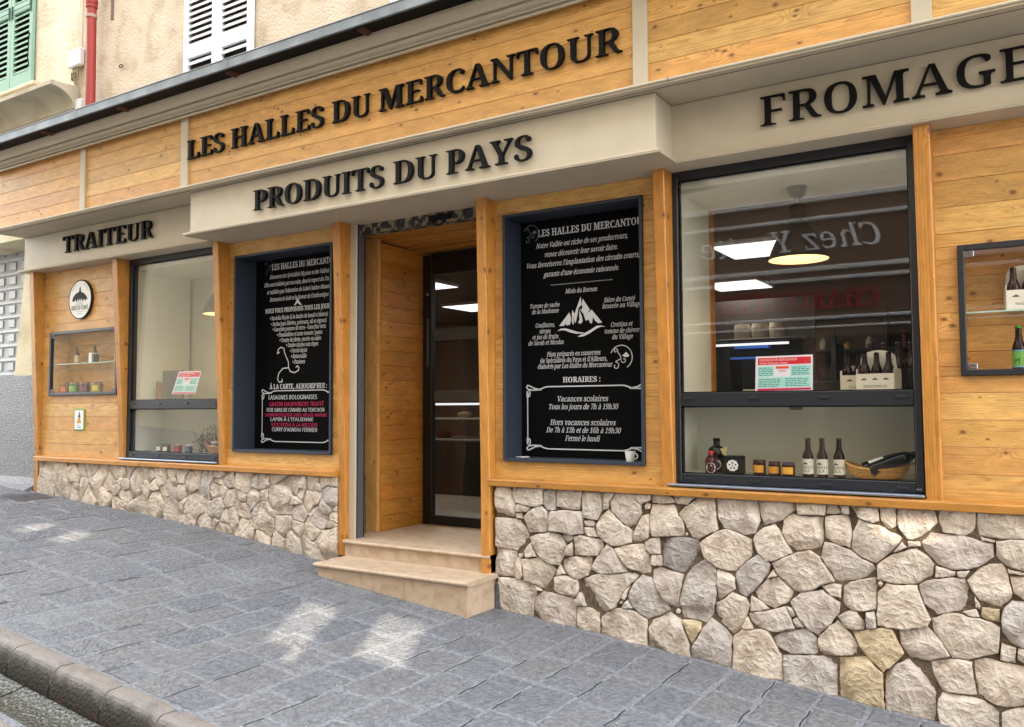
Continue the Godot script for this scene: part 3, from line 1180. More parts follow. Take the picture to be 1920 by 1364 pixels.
func stone_mesh(outline: PackedVector2Array, f: FastNoiseLite, step: float) -> ArrayMesh:
	var grown := Geometry2D.offset_polygon(outline, -0.0032)
	if grown.is_empty():
		return null
	var poly: PackedVector2Array = grown[0]
	# knock the corners off and let the edges waver
	var rim := PackedVector2Array()
	var m := poly.size()
	for k in m:
		var a := poly[k]
		var b := poly[(k + 1) % m]
		var n := maxi(1, int(a.distance_to(b) / step))
		for t in n:
			var p := a.lerp(b, float(t) / n)
			var mid := (a + b) * 0.5
			var e := (b - a).normalized()
			p += Vector2(-e.y, e.x) * 0.006 * f.get_noise_2d(p.x * 4.0, p.y * 4.0 + 3.0)
			p += (mid - p) * 0.0
			rim.append(p)
	var c := Vector2.ZERO
	for p in rim:
		c += p
	c /= rim.size()
	var pts := PackedVector2Array(rim)
	var inset := Geometry2D.offset_polygon(rim, -0.006)
	if not inset.is_empty():
		var ring: PackedVector2Array = inset[0]
		for k in ring.size():
			pts.append(ring[k])
	var n_rim := rim.size()
	var lo := rim[0]
	var hi := rim[0]
	for p in rim:
		lo = lo.min(p)
		hi = hi.max(p)
	var core := Geometry2D.offset_polygon(rim, -0.014)
	if not core.is_empty():
		var y := lo.y
		while y < hi.y:
			var x := lo.x
			while x < hi.x:
				var p := Vector2(x + rng.randf_range(-0.3, 0.3) * step, y + rng.randf_range(-0.3, 0.3) * step)
				if Geometry2D.is_point_in_polygon(p, core[0]):
					pts.append(p)
				x += step
			y += step
	# split faces: a few tilted planes, the lowest of them counts
	var planes := []
	var size := (hi - lo).length()
	var h0 := rng.randf_range(0.036, 0.052)
	for k in rng.randi_range(1, 2):
		var d := Vector2.from_angle(rng.randf() * TAU)
		planes.append([c + d * size * rng.randf_range(-0.05, 0.12), d * rng.randf_range(0.10, 0.30), h0 + 0.003])
	for k in rng.randi_range(2, 5):
		var d := Vector2.from_angle(rng.randf() * TAU)
		planes.append([c + d * size * rng.randf_range(0.16, 0.36), d * rng.randf_range(0.45, 1.15), h0])
	var lay := rng.randf_range(-0.9, 0.9)
	planes.append([c, Vector2.from_angle(rng.randf() * TAU) * rng.randf_range(0.0, 0.10), h0])
	var z := PackedFloat32Array()
	if pts.size() < 3 or rim.size() < 3:
		return null
	for i in pts.size():
		var p := pts[i]
		var h := 1.0
		for q in planes:
			h = minf(h, q[2] - (p - q[0]).dot(q[1]))
		var along := p.rotated(lay)
		h += 0.005 * f.get_noise_2d(p.x * 1.3, p.y * 1.3) + 0.0045 * absf(f.get_noise_2d(along.x * 1.5 + 40.0, along.y * 6.0))
		h = maxf(h, 0.016)
		if i < n_rim:
			h = h - 0.004
		z.append(h)
	var idx := Geometry2D.triangulate_delaunay(pts)
	var v := PackedVector3Array()
	var nn := PackedVector3Array()
	var ind := PackedInt32Array()
	for i in pts.size():
		v.append(Vector3(pts[i].x, pts[i].y, z[i]))
		nn.append(Vector3.ZERO)
	for i in range(0, idx.size(), 3):
		var a := idx[i]
		var b := idx[i + 1]
		var d := idx[i + 2]
		if not Geometry2D.is_point_in_polygon((pts[a] + pts[b] + pts[d]) / 3.0, rim):
			continue
		var g := (v[b] - v[a]).cross(v[d] - v[a])
		if g.z > 0.0:
			var k := b
			b = d
			d = k
		else:
			g = -g
		ind.append_array([a, b, d])
		nn[a] += g
		nn[b] += g
		nn[d] += g
	# the rim runs back into the joint
	for i in n_rim:
		v.append(Vector3(pts[i].x, pts[i].y, -0.01))
		var out := (pts[i] - c).normalized()
		nn.append(Vector3(out.x, out.y, 0.2))
	for i in n_rim:
		var j := (i + 1) % n_rim
		var a := i
		var b := j
		var d := pts.size() + j
		var e := pts.size() + i
		var g := (v[b] - v[a]).cross(v[d] - v[a])
		var out := (pts[i] + pts[j]) * 0.5 - c
		if g.dot(Vector3(out.x, out.y, 0)) > 0.0:
			ind.append_array([a, d, b, a, e, d])
		else:
			ind.append_array([a, b, d, a, d, e])
	for i in nn.size():
		nn[i] = nn[i].normalized()
	# broken faces keep some of their edges: normals halfway between the facets and the smooth surface
	var fv := PackedVector3Array()
	var fn := PackedVector3Array()
	for i in range(0, ind.size(), 3):
		var g := -(v[ind[i + 1]] - v[ind[i]]).cross(v[ind[i + 2]] - v[ind[i]]).normalized()
		for k in 3:
			fv.append(v[ind[i + k]])
			fn.append((g * 0.85 + nn[ind[i + k]] * 0.15).normalized())
	var arr := []
	arr.resize(Mesh.ARRAY_MAX)
	arr[Mesh.ARRAY_VERTEX] = fv
	arr[Mesh.ARRAY_NORMAL] = fn
	var mesh := ArrayMesh.new()
	mesh.add_surface_from_arrays(Mesh.PRIMITIVE_TRIANGLES, arr)
	return mesh


func stone_wall(o: Node3D, sites: PackedVector3Array, x0: float, x1: float, y1: float, z: float) -> void:
	var f := FastNoiseLite.new()
	f.seed = 9
	f.frequency = 9.0
	var frame := PackedVector2Array([Vector2(x0, ground_at(x0) - 0.01)])
	for k in range(1, 20):
		var x := lerpf(x0, x1, k / 20.0)
		frame.append(Vector2(x, ground_at(x) - 0.01))
	frame.append_array([Vector2(x1, ground_at(x1) - 0.01), Vector2(x1, y1), Vector2(x0, y1)])
	var back := MB.new()
	back.box(Vector3(x0, -0.6, -0.28), Vector3(x1, y1, z + 0.010))
	put("backing", back.mesh(), mats.joint, o)
	var outs := stone_outlines(sites, frame)
	for i in outs.size():
		if outs[i] == null:
			continue
		var p: PackedVector2Array = outs[i]
		var chip := i >= sites.size()
		lay_stone(o, p, 0.016 if chip or sites[i].z < 0.05 else 0.024, -1, z, f)


func lay_stone(o: Node3D, p: PackedVector2Array, step: float, kind: int, z: float, f: FastNoiseLite) -> void:
	var mesh := stone_mesh(p, f, step)
	if mesh == null:
		return
	var r := rng.randf()
	var k := 0
	if r > 0.32: k = 1
	if r > 0.56: k = 2
	if r > 0.74: k = 3
	if r > 0.92: k = 6
	if kind >= 0: k = kind
	put("stone", mesh, mats["stone" + str(k)], o, Vector3(0, 0, z + rng.randf_range(-0.006, 0.006)))


# stones laid out one by one (millimetres), the gaps wedged with chips
func traced_wall(o: Node3D, stones: Array, x0: float, x1: float, y1: float, z: float) -> void:
	var f := FastNoiseLite.new()
	f.seed = 12
	f.frequency = 9.0
	var frame := PackedVector2Array([Vector2(x0, ground_at(x0) - 0.01)])
	for k in range(1, 20):
		var x := lerpf(x0, x1, k / 20.0)
		frame.append(Vector2(x, ground_at(x) - 0.01))
	frame.append_array([Vector2(x1, ground_at(x1) - 0.01), Vector2(x1, y1), Vector2(x0, y1)])
	var back := MB.new()
	back.box(Vector3(x0, -0.6, -0.28), Vector3(x1, y1, z + 0.014))
	put("backing", back.mesh(), mats.joint, o)
	var laid := []
	for s in stones:
		var p := PackedVector2Array()
		for i in range(1, s.size(), 2):
			p.append(Vector2(s[i], s[i + 1]) * 0.001)
		var cut := Geometry2D.intersect_polygons(p, frame)
		if cut.is_empty():
			continue
		laid.append(cut[0])
		var w: float = AABB(Vector3(cut[0][0].x, cut[0][0].y, 0), Vector3.ZERO).size.x
		for q in cut[0]:
			w = maxf(w, q.distance_to(cut[0][0]))
		lay_stone(o, cut[0], 0.015 if w < 0.12 else 0.022, s[0], z, f)
	for t in 9000:
		var p := Vector2(rng.randf_range(x0, x1), rng.randf_range(-0.1, y1))
		if not Geometry2D.is_point_in_polygon(p, frame):
			continue
		var room := minf(0.05, minf(p.x - x0, x1 - p.x) + 0.01)
		for q in laid:
			if room < 0.011:
				break
			if absf(q[0].x - p.x) > 0.5:
				continue
			if Geometry2D.is_point_in_polygon(p, q):
				room = 0.0
				break
			for i in q.size():
				room = minf(room, p.distance_to(Geometry2D.get_closest_point_to_segment(p, q[i], q[(i + 1) % q.size()])))
		if room < 0.012:
			continue
		var c := PackedVector2Array()
		var a0 := rng.randf() * TAU
		for i in 5:
			c.append(p + Vector2.from_angle(a0 + TAU * i / 5.0) * room * rng.randf_range(0.95, 1.2))
		var cut := Geometry2D.intersect_polygons(c, frame)
		if cut.is_empty():
			continue
		laid.append(cut[0])
		lay_stone(o, cut[0], 0.014, -1, z - 0.008, f)


func build_stone_walls() -> void:
	var left := thing("stone_wall", "low wall of split pale stones under the deli window and the menu board", "stone wall")
	var sites := PackedVector3Array()
	sites.append_array([Vector3(-8.57, 0.94, 0.12), Vector3(-8.35, 1.02, 0.08), Vector3(-8.28, 0.87, 0.08), Vector3(-8.09, 0.84, 0.06), Vector3(-8.07, 0.99, 0.07), Vector3(-7.97, 0.91, 0.06)])
	sites.append_array([Vector3(-7.96, 1.06, 0.05), Vector3(-7.85, 0.76, 0.09), Vector3(-7.81, 1.07, 0.05), Vector3(-7.69, 0.96, 0.1), Vector3(-7.57, 0.82, 0.07), Vector3(-7.54, 0.92, 0.06)])
	sites.append_array([Vector3(-7.4, 0.98, 0.05), Vector3(-7.38, 0.73, 0.09), Vector3(-7.36, 1.05, 0.08), Vector3(-7.29, 0.82, 0.07), Vector3(-7.28, 0.94, 0.04), Vector3(-7.15, 1.08, 0.04)])
	sites.append_array([Vector3(-7.08, 0.74, 0.11), Vector3(-7.07, 0.96, 0.11), Vector3(-6.97, 1.08, 0.06), Vector3(-6.88, 1.01, 0.04), Vector3(-6.83, 0.93, 0.06), Vector3(-6.78, 0.77, 0.11)])
	sites.append_array([Vector3(-6.72, 1.05, 0.08), Vector3(-6.64, 0.92, 0.08), Vector3(-6.56, 0.74, 0.09), Vector3(-6.52, 1.05, 0.07), Vector3(-6.45, 0.92, 0.07), Vector3(-6.41, 0.8, 0.04)])
	sites.append_array([Vector3(-6.4, 1.09, 0.04), Vector3(-6.35, 0.68, 0.09), Vector3(-6.3, 0.98, 0.08), Vector3(-6.23, 0.83, 0.1), Vector3(-6.21, 1.08, 0.05), Vector3(-6.11, 0.66, 0.09)])
	sites.append_array([Vector3(-6.11, 0.99, 0.09), Vector3(-5.96, 0.81, 0.1), Vector3(-5.95, 1.09, 0.06), Vector3(-5.93, 0.72, 0.05), Vector3(-5.93, 1.01, 0.08), Vector3(-5.87, 0.62, 0.08)])
	sites.append_array([Vector3(-5.8, 0.9, 0.09), Vector3(-5.76, 1.06, 0.05), Vector3(-5.75, 0.73, 0.08), Vector3(-5.61, 0.65, 0.1), Vector3(-5.61, 0.79, 0.07), Vector3(-5.61, 1.05, 0.11)])
	sites.append_array([Vector3(-5.51, 0.91, 0.08), Vector3(-5.47, 0.8, 0.06), Vector3(-5.39, 0.6, 0.08), Vector3(-5.39, 1.06, 0.06), Vector3(-5.38, 0.72, 0.1), Vector3(-5.37, 0.94, 0.04)])
	sites.append_array([Vector3(-5.36, 0.82, 0.05), Vector3(-5.24, 1.09, 0.06), Vector3(-5.21, 0.58, 0.08), Vector3(-5.18, 0.93, 0.12), Vector3(-5.16, 0.71, 0.09), Vector3(-5.02, 0.6, 0.06)])
	sites.append_array([Vector3(-5.01, 1.06, 0.09), Vector3(-5, 0.93, 0.04), Vector3(-4.97, 0.71, 0.05), Vector3(-4.97, 0.82, 0.07), Vector3(-4.85, 0.57, 0.1), Vector3(-4.83, 0.69, 0.07)])
	sites.append_array([Vector3(-4.81, 0.94, 0.1), Vector3(-4.81, 1.08, 0.08), Vector3(-4.74, 0.8, 0.09), Vector3(-4.67, 0.9, 0.03), Vector3(-4.65, 1.05, 0.08), Vector3(-4.64, 0.64, 0.09)])
	sites.append_array([Vector3(-4.62, 0.81, 0.04), Vector3(-4.62, 1.01, 0.04), Vector3(-4.6, 0.91, 0.04)])
	stone_wall(left, sites, -8.775, -4.56, 1.122, 0.012)
	var right := thing("stone_wall", "taller wall of big split pale stones between the step and the cheese window", "stone wall")
	right_stones(right)


func right_stones(o: Node3D) -> void:
	var stones := []
	stones.append([-1, -3117, 1124, -2984, 1124, -2981, 1047, -2949, 1001, -2960, 915, -3117, 911])
	stones.append([-1, -2984, 1124, -2736, 1124, -2740, 1017, -2788, 998, -2838, 993, -2949, 1015, -2983, 1051])
	stones.append([-1, -2948, 1015, -2835, 993, -2855, 962, -2949, 951])
	stones.append([-1, -2739, 1124, -2652, 1124, -2646, 1041, -2653, 985, -2702, 974, -2741, 1020])
	stones.append([-1, -2658, 1124, -2455, 1124, -2459, 1060, -2476, 993, -2561, 992, -2648, 1008, -2647, 1063])
	stones.append([-1, -2455, 1124, -2299, 1124, -2316, 1007, -2352, 940, -2405, 941, -2453, 950, -2459, 1064])
	stones.append([-1, -2299, 1124, -2219, 1124, -2265, 1060, -2277, 1014, -2317, 1005])
	stones.append([-1, -2267, 1057, -2219, 1124, -2124, 1124, -2085, 1077, -2052, 1054, -2057, 985, -2099, 901, -2138, 909, -2179, 936, -2255, 1001])
	stones.append([-1, -2145, 1124, -1989, 1124, -1990, 1085, -2054, 1055])
	stones.append([-1, -1989, 1124, -1873, 1124, -1822, 1072, -1987, 1064])
	stones.append([-1, -1872, 1124, -1707, 1124, -1760, 1068, -1820, 1070])
	stones.append([-1, -1988, 1064, -1841, 1069, -1816, 1007, -1782, 955, -1784, 884, -1988, 862, -1997, 918, -1996, 1014])
	stones.append([-1, -3117, 911, -2893, 915, -2848, 829, -2855, 754, -2888, 704, -2954, 697, -3117, 714])
	stones.append([-1, -2902, 928, -2808, 994, -2757, 1009, -2712, 979, -2698, 927, -2694, 846, -2729, 834, -2848, 824, -2870, 875])
	stones.append([-1, -2956, 949, -2911, 953, -2892, 910, -2950, 915])
	stones.append([-1, -2702, 974, -2581, 994, -2454, 993, -2447, 846, -2528, 834, -2605, 846, -2694, 846])
	stones.append([-1, -2451, 932, -2387, 942, -2364, 916, -2377, 896, -2443, 896])
	stones.append([-1, -2449, 895, -2377, 896, -2347, 836, -2397, 831, -2447, 845])
	stones.append([-1, -2367, 910, -2335, 972, -2276, 1015, -2170, 929, -2105, 891, -2122, 817, -2200, 791, -2253, 786, -2293, 802, -2352, 842])
	stones.append([-1, -1996, 1015, -1996, 913, -2005, 858, -2069, 822, -2124, 817, -2106, 891, -2056, 989])
	stones.append([-1, -2046, 835, -2022, 852, -1943, 869, -1934, 827, -1933, 767, -1998, 762, -2025, 791])
	stones.append([-1, -1997, 762, -1924, 767, -1914, 701, -1993, 688])
	stones.append([5, -1937, 869, -1780, 884, -1696, 872, -1682, 816, -1710, 739, -1779, 662, -1842, 674, -1914, 701, -1934, 804])
	stones.append([-1, -2852, 798, -2780, 828, -2670, 846, -2600, 826, -2572, 759, -2587, 712, -2627, 633, -2690, 634, -2749, 663, -2805, 703])
	stones.append([-1, -2888, 705, -2839, 768, -2784, 674, -2870, 660])
	stones.append([-1, -2605, 846, -2516, 829, -2522, 803, -2581, 778])
	stones.append([-1, -2517, 827, -2471, 841, -2370, 831, -2321, 821, -2313, 774, -2354, 716, -2526, 707])
	stones.append([-1, -2592, 701, -2571, 761, -2529, 800, -2525, 750, -2528, 701])
	stones.append([-1, -3117, 714, -2951, 697, -2950, 525, -3117, 517])
	stones.append([-1, -2950, 666, -2910, 651, -2895, 544, -2918, 515, -2949, 525])
	stones.append([-1, -2910, 650, -2783, 674, -2713, 647, -2643, 604, -2665, 560, -2680, 457, -2731, 458, -2811, 494, -2888, 511])
	stones.append([-1, -2604, 680, -2528, 701, -2389, 715, -2393, 652, -2421, 585, -2496, 554, -2542, 565, -2584, 589, -2607, 628])
	stones.append([-1, -2405, 629, -2359, 713, -2293, 802, -2243, 776, -2196, 714, -2149, 637, -2281, 614, -2341, 610])
	stones.append([-1, -2242, 775, -2149, 807, -2042, 825, -1994, 728, -1993, 644, -2047, 632, -2084, 650, -2157, 664])
	stones.append([-1, -2657, 564, -2621, 646, -2576, 582])
	stones.append([-1, -2668, 557, -2629, 571, -2586, 576, -2495, 554, -2483, 502, -2505, 440, -2601, 449, -2678, 467])
	stones.append([-1, -3082, 517, -2945, 522, -2846, 504, -2797, 484, -2803, 425, -2819, 374, -2827, 265, -3071, 286])
	stones.append([-1, -2812, 410, -2753, 457, -2643, 457, -2524, 441, -2504, 400, -2506, 238, -2765, 260, -2822, 336])
	stones.append([-1, -2491, 529, -2463, 567, -2355, 612, -2265, 616, -2081, 649, -2074, 617, -2146, 554, -2174, 516, -2232, 415, -2324, 360, -2420, 395, -2475, 487])
	stones.append([-1, -2504, 394, -2514, 426, -2476, 489, -2452, 447, -2434, 396])
	stones.append([-1, -2503, 388, -2447, 396, -2395, 390, -2342, 366, -2340, 225, -2506, 238])
	stones.append([-1, -2342, 348, -2241, 412, -2192, 419, -2101, 411, -2025, 368, -2025, 198, -2340, 225])
	stones.append([-1, -2161, 483, -2131, 545, -2098, 594, -2056, 635, -1995, 622, -1965, 561, -1904, 490, -1875, 441, -1950, 398, -2026, 369, -2122, 426])
	stones.append([-1, -2193, 419, -2158, 477, -2117, 422, -2179, 415])
	stones.append([-1, -2196, 477, -2163, 534, -2123, 574, -2170, 463])
	stones.append([-1, -1993, 670, -1934, 696, -1791, 663, -1818, 520, -1818, 459, -1891, 471, -1951, 543, -1989, 602])
	stones.append([-1, -2024, 318, -1996, 379, -1954, 396, -1877, 440, -1803, 393, -1782, 318, -1756, 254, -1757, 171, -2025, 198])
	stones.append([-1, -2797, 484, -2746, 457, -2802, 451])
	stones.append([4, -2828, 265, -2776, 261, -2766, 260, -2825, 265])
	stones.append([-1, -1821, 1016, -1777, 1064, -1741, 1083, -1696, 1124, -1592, 1124, -1574, 937, -1695, 871, -1736, 883])
	stones.append([6, -1821, 479, -1799, 609, -1780, 662, -1734, 717, -1658, 768, -1593, 716, -1591, 572, -1616, 451, -1660, 393, -1800, 408])
	stones.append([4, -1808, 399, -1744, 404, -1687, 396, -1689, 352, -1751, 245])
	stones.append([-1, -1751, 245, -1704, 323, -1687, 364, -1629, 433, -1575, 401, -1540, 372, -1508, 335, -1512, 147, -1757, 171])
	stones.append([-1, -1592, 1124, -1350, 1124, -1330, 1005, -1363, 932, -1419, 916, -1508, 944, -1543, 950, -1582, 1020])
	stones.append([-1, -1350, 1124, -1146, 1124, -1136, 1078, -1211, 1018, -1313, 973, -1340, 1043])
	stones.append([-1, -1146, 1124, -973, 1124, -982, 1056, -1127, 1052])
	stones.append([-1, -973, 1124, -912, 1124, -896, 1071, -980, 1062])
	stones.append([-1, -912, 1124, -861, 1124, -859, 1070, -896, 1071])
	stones.append([-1, -1692, 853, -1643, 898, -1594, 927, -1532, 950, -1462, 930, -1382, 897, -1385, 802, -1480, 709, -1533, 705, -1596, 719, -1663, 770])
	stones.append([-1, -1381, 898, -1363, 932, -1315, 973, -1256, 998, -1218, 952, -1157, 841, -1244, 793, -1302, 781, -1351, 825])
	stones.append([-1, -1210, 1020, -1159, 1061, -1121, 1051, -989, 1051, -996, 920, -1004, 883, -1061, 864, -1098, 861, -1141, 849, -1185, 891, -1218, 950])
	stones.append([-1, -988, 1055, -941, 1065, -857, 1071, -847, 981, -858, 891, -927, 907, -994, 935])
	stones.append([-1, -1281, 781, -1237, 797, -1194, 824, -1133, 852, -1070, 866, -1013, 834, -940, 708, -1013, 683, -1054, 650, -1100, 635, -1153, 631, -1248, 721])
	stones.append([-1, -1482, 708, -1416, 775, -1349, 824, -1278, 768, -1298, 702, -1377, 610, -1423, 569, -1476, 583, -1485, 647])
	stones.append([-1, -1593, 716, -1514, 704, -1484, 668, -1482, 610, -1549, 551, -1585, 529, -1591, 579])
	stones.append([-1, -1378, 608, -1310, 682, -1241, 708, -1153, 631, -1185, 573, -1263, 527, -1313, 544, -1354, 568])
	stones.append([-1, -1310, 682, -1265, 748, -1240, 708])
	stones.append([-1, -1403, 488, -1396, 588, -1325, 553, -1287, 519])
	stones.append([-1, -1616, 451, -1599, 519, -1547, 552, -1503, 591, -1423, 569, -1399, 528, -1448, 397, -1496, 347, -1581, 405])
	stones.append([-1, -1414, 485, -1302, 514, -1203, 551, -1150, 434, -1201, 420, -1246, 399, -1342, 403, -1399, 437])
	stones.append([-1, -1448, 397, -1420, 470, -1381, 400, -1413, 393])
	stones.append([-1, -1185, 575, -1124, 632, -1003, 665, -964, 632, -914, 600, -924, 542, -966, 484, -1035, 405, -1082, 437, -1142, 506])
	stones.append([-1, -1203, 551, -1166, 545, -1144, 503, -1175, 489])
	stones.append([-1, -1171, 482, -1144, 503, -1092, 450, -1148, 435])
	stones.append([-1, -1015, 682, -963, 699, -906, 698, -914, 624, -965, 632])
	stones.append([-1, -1508, 335, -1457, 387, -1349, 405, -1303, 403, -1228, 275, -1225, 119, -1512, 147])
	stones.append([6, -1280, 366, -1227, 411, -1093, 449, -1043, 396, -1031, 347, -1035, 307, -1180, 291, -1256, 321])
	stones.append([-1, -1229, 279, -1166, 293, -946, 313, -935, 271, -936, 90, -1227, 119])
	stones.append([-1, -858, 893, -848, 977, -815, 1056, -760, 1035, -692, 1017, -662, 996, -596, 968, -649, 897, -731, 821, -806, 845])
	stones.append([-1, -861, 1124, -714, 1124, -711, 1045, -748, 1031, -815, 1056])
	stones.append([-1, -713, 1124, -633, 1124, -628, 1025, -668, 996, -710, 1045])
	stones.append([-1, -633, 1124, -454, 1124, -436, 1053, -494, 996, -556, 958, -586, 957, -632, 1038])
	stones.append([-1, -454, 1124, -266, 1124, -268, 1056, -283, 991, -421, 1009])
	stones.append([-1, -266, 1124, -51, 1124, -61, 1014, -55, 1005, -165, 992, -260, 1004, -268, 1061])
	stones.append([-1, -522, 953, -478, 1014, -302, 995, -249, 980, -195, 973, -193, 903, -262, 849, -306, 835, -384, 825, -450, 842, -511, 904])
	stones.append([-1, -187, 986, -128, 999, -47, 1004, -28, 974, -21, 842, -15, 833, -142, 860, -193, 903])
	stones.append([-1, -732, 821, -667, 877, -547, 924, -484, 884, -457, 840, -461, 786, -540, 736, -654, 726, -732, 741])
	stones.append([-1, -652, 894, -608, 951, -581, 919, -643, 886])
	stones.append([-1, -585, 957, -521, 957, -518, 930, -581, 919])
	stones.append([-1, -907, 696, -822, 735, -732, 757, -737, 582, -795, 566, -860, 562, -914, 600])
	stones.append([-1, -736, 677, -689, 728, -654, 726, -538, 737, -529, 691, -481, 566, -496, 532, -613, 499, -739, 501, -743, 559, -735, 619])
	stones.append([-1, -533, 739, -503, 761, -439, 780, -383, 791, -324, 789, -289, 714, -288, 650, -332, 629, -454, 595, -513, 645, -528, 688])
	stones.append([-1, -321, 782, -267, 847, -224, 875, -159, 878, -138, 833, -121, 738, -129, 706, -176, 656, -267, 687, -298, 731])
	stones.append([-1, -457, 841, -364, 820, -362, 796, -460, 776])
	stones.append([-1, -364, 820, -298, 837, -324, 790, -360, 789])
	stones.append([-1, -148, 857, -74, 845, -11, 827, -138, 833])
	stones.append([-1, -135, 819, -70, 828, -11, 827, -21, 710, -15, 700, -75, 708, -122, 739])
	stones.append([-1, -938, 529, -875, 566, -836, 563, -791, 505, -802, 472, -852, 462, -900, 466])
	stones.append([-1, -795, 566, -747, 578, -739, 491, -789, 476])
	stones.append([-1, -483, 575, -410, 610, -365, 618, -315, 604, -270, 603, -222, 593, -177, 569, -190, 442, -320, 388, -394, 387, -476, 517])
	stones.append([-1, -347, 625, -279, 646, -262, 605, -314, 603])
	stones.append([4, -259, 659, -177, 656, -179, 587, -262, 604])
	stones.append([-1, -179, 604, -165, 665, -130, 705, -76, 709, -15, 700, -18, 596, -47, 490, -91, 484, -136, 492, -177, 547])
	stones.append([4, -864, 461, -815, 469, -719, 500, -666, 499, -608, 381, -662, 314, -713, 267, -787, 331, -830, 385])
	stones.append([-1, -638, 496, -594, 503, -501, 532, -462, 502, -399, 396, -491, 362, -591, 358, -629, 423])
	stones.append([4, -935, 314, -797, 342, -714, 268, -709, 68, -935, 90])
	stones.append([-1, -713, 267, -649, 328, -584, 360, -500, 356, -470, 268, -469, 130, -456, 43, -708, 68])
	stones.append([-1, -500, 356, -444, 378, -384, 388, -304, 386, -302, 332, -288, 224, -346, 217, -443, 218, -479, 287])
	stones.append([-1, -302, 398, -250, 415, -130, 402, -74, 406, -50, 400, -23, 235, -27, 219, -154, 183, -222, 192, -288, 224, -302, 328])
	stones.append([-1, -466, 175, -443, 218, -326, 218, -268, 212, -222, 192, -190, 160, -190, 16, -454, 42, -468, 107])
	stones.append([-1, -190, 160, -139, 189, -25, 220, -29, 204, -14, 106, -15, 57, -72, 4, -190, 16])
	stones.append([-1, -182, 497, -114, 481, -118, 402, -189, 408])
	stones.append([-1, -114, 480, -52, 489, -54, 401, -116, 423])
	stones.append([-1, -289, 722, -259, 660, -261, 640, -288, 650])
	stones.append([-1, -259, 1004, -186, 987, -188, 974, -250, 980])
	stones.append([-1, -996, 918, -1013, 833, -939, 708, -885, 709, -782, 747, -733, 787, -748, 824, -804, 844, -859, 886, -949, 916])
	stones.append([-1, -1043, 394, -1030, 331, -1005, 307, -945, 313, -827, 336, -824, 377, -846, 414, -931, 510, -978, 472])
	traced_wall(o, stones, -3.115, 0.03, 1.122, 0.012)
	# the wall goes on past the picture's edge
	var sites := PackedVector3Array()
	for k in 26:
		sites.append(Vector3(0.12 + 0.17 * (k % 6) + rng.randf_range(-0.04, 0.04), 0.98 - 0.26 * (k / 6) + rng.randf_range(-0.05, 0.05), rng.randf_range(0.07, 0.12)))
	stone_wall(o, sites, 0.0305, 1.1, 1.122, 0.012)


# ---------------------------------------------------------------- the shopfront
const WIN_L := [-7.33, 1.185, -5.97, 3.07]
const WIN_R := [-1.85, 1.185, -0.50, 3.07]
const BOARD_L := [-5.80, 1.285, -4.655, 2.958]
const BOARD_R := [-3.062, 1.288, -2.035, 2.966]
const CASE_L := [-8.635, 1.79, -7.46, 2.445]
const CASE_R := [-0.315, 1.798, 0.85, 2.462]
const SOFFIT := 3.078


func post(parent: Node3D, x0: float, x1: float, foot: float, zt: float, zs: float) -> void:
	var b := MB.new()
	b.grain = 1
	b.strip = rng.randi_range(0, 7)
	b.off = rng.randf()
	b.t0 = Vector3(x0, 0, -0.05)
	b.span = Vector3(0.13, 1, 0.22)
	var c := 0.006
	# front face leans back from the soffit to the sill, then stays upright
	for i in 12:
		var ya := lerpf(foot, SOFFIT, i / 12.0)
		var yb := lerpf(foot, SOFFIT, (i + 1) / 12.0)
		var za := lerpf(zs, zt, clampf((ya - 1.18) / (SOFFIT - 1.18), 0, 1))
		var zb := lerpf(zs, zt, clampf((yb - 1.18) / (SOFFIT - 1.18), 0, 1))
		b.quad(Vector3(x0 + c, ya, za), Vector3(x1 - c, ya, za), Vector3(x1 - c, yb, zb), Vector3(x0 + c, yb, zb), Vector3(0, 0, 1))
		for s in [[x0, x0 + c, -1.0], [x1, x1 - c, 1.0]]:
			b.quad(Vector3(s[0], ya, -0.04), Vector3(s[0], ya, za - c), Vector3(s[0], yb, zb - c), Vector3(s[0], yb, -0.04), Vector3(s[2], 0, 0))
			b.quad(Vector3(s[0], ya, za - c), Vector3(s[1], ya, za), Vector3(s[1], yb, zb), Vector3(s[0], yb, zb - c), Vector3(s[2], 0, 1))
	b.quad(Vector3(x0, foot, -0.04), Vector3(x1, foot, -0.04), Vector3(x1, foot, zs), Vector3(x0, foot, zs), Vector3.DOWN)
	put("post", b.mesh(), mats["timber" + str(rng.randi_range(0, 2))], parent)


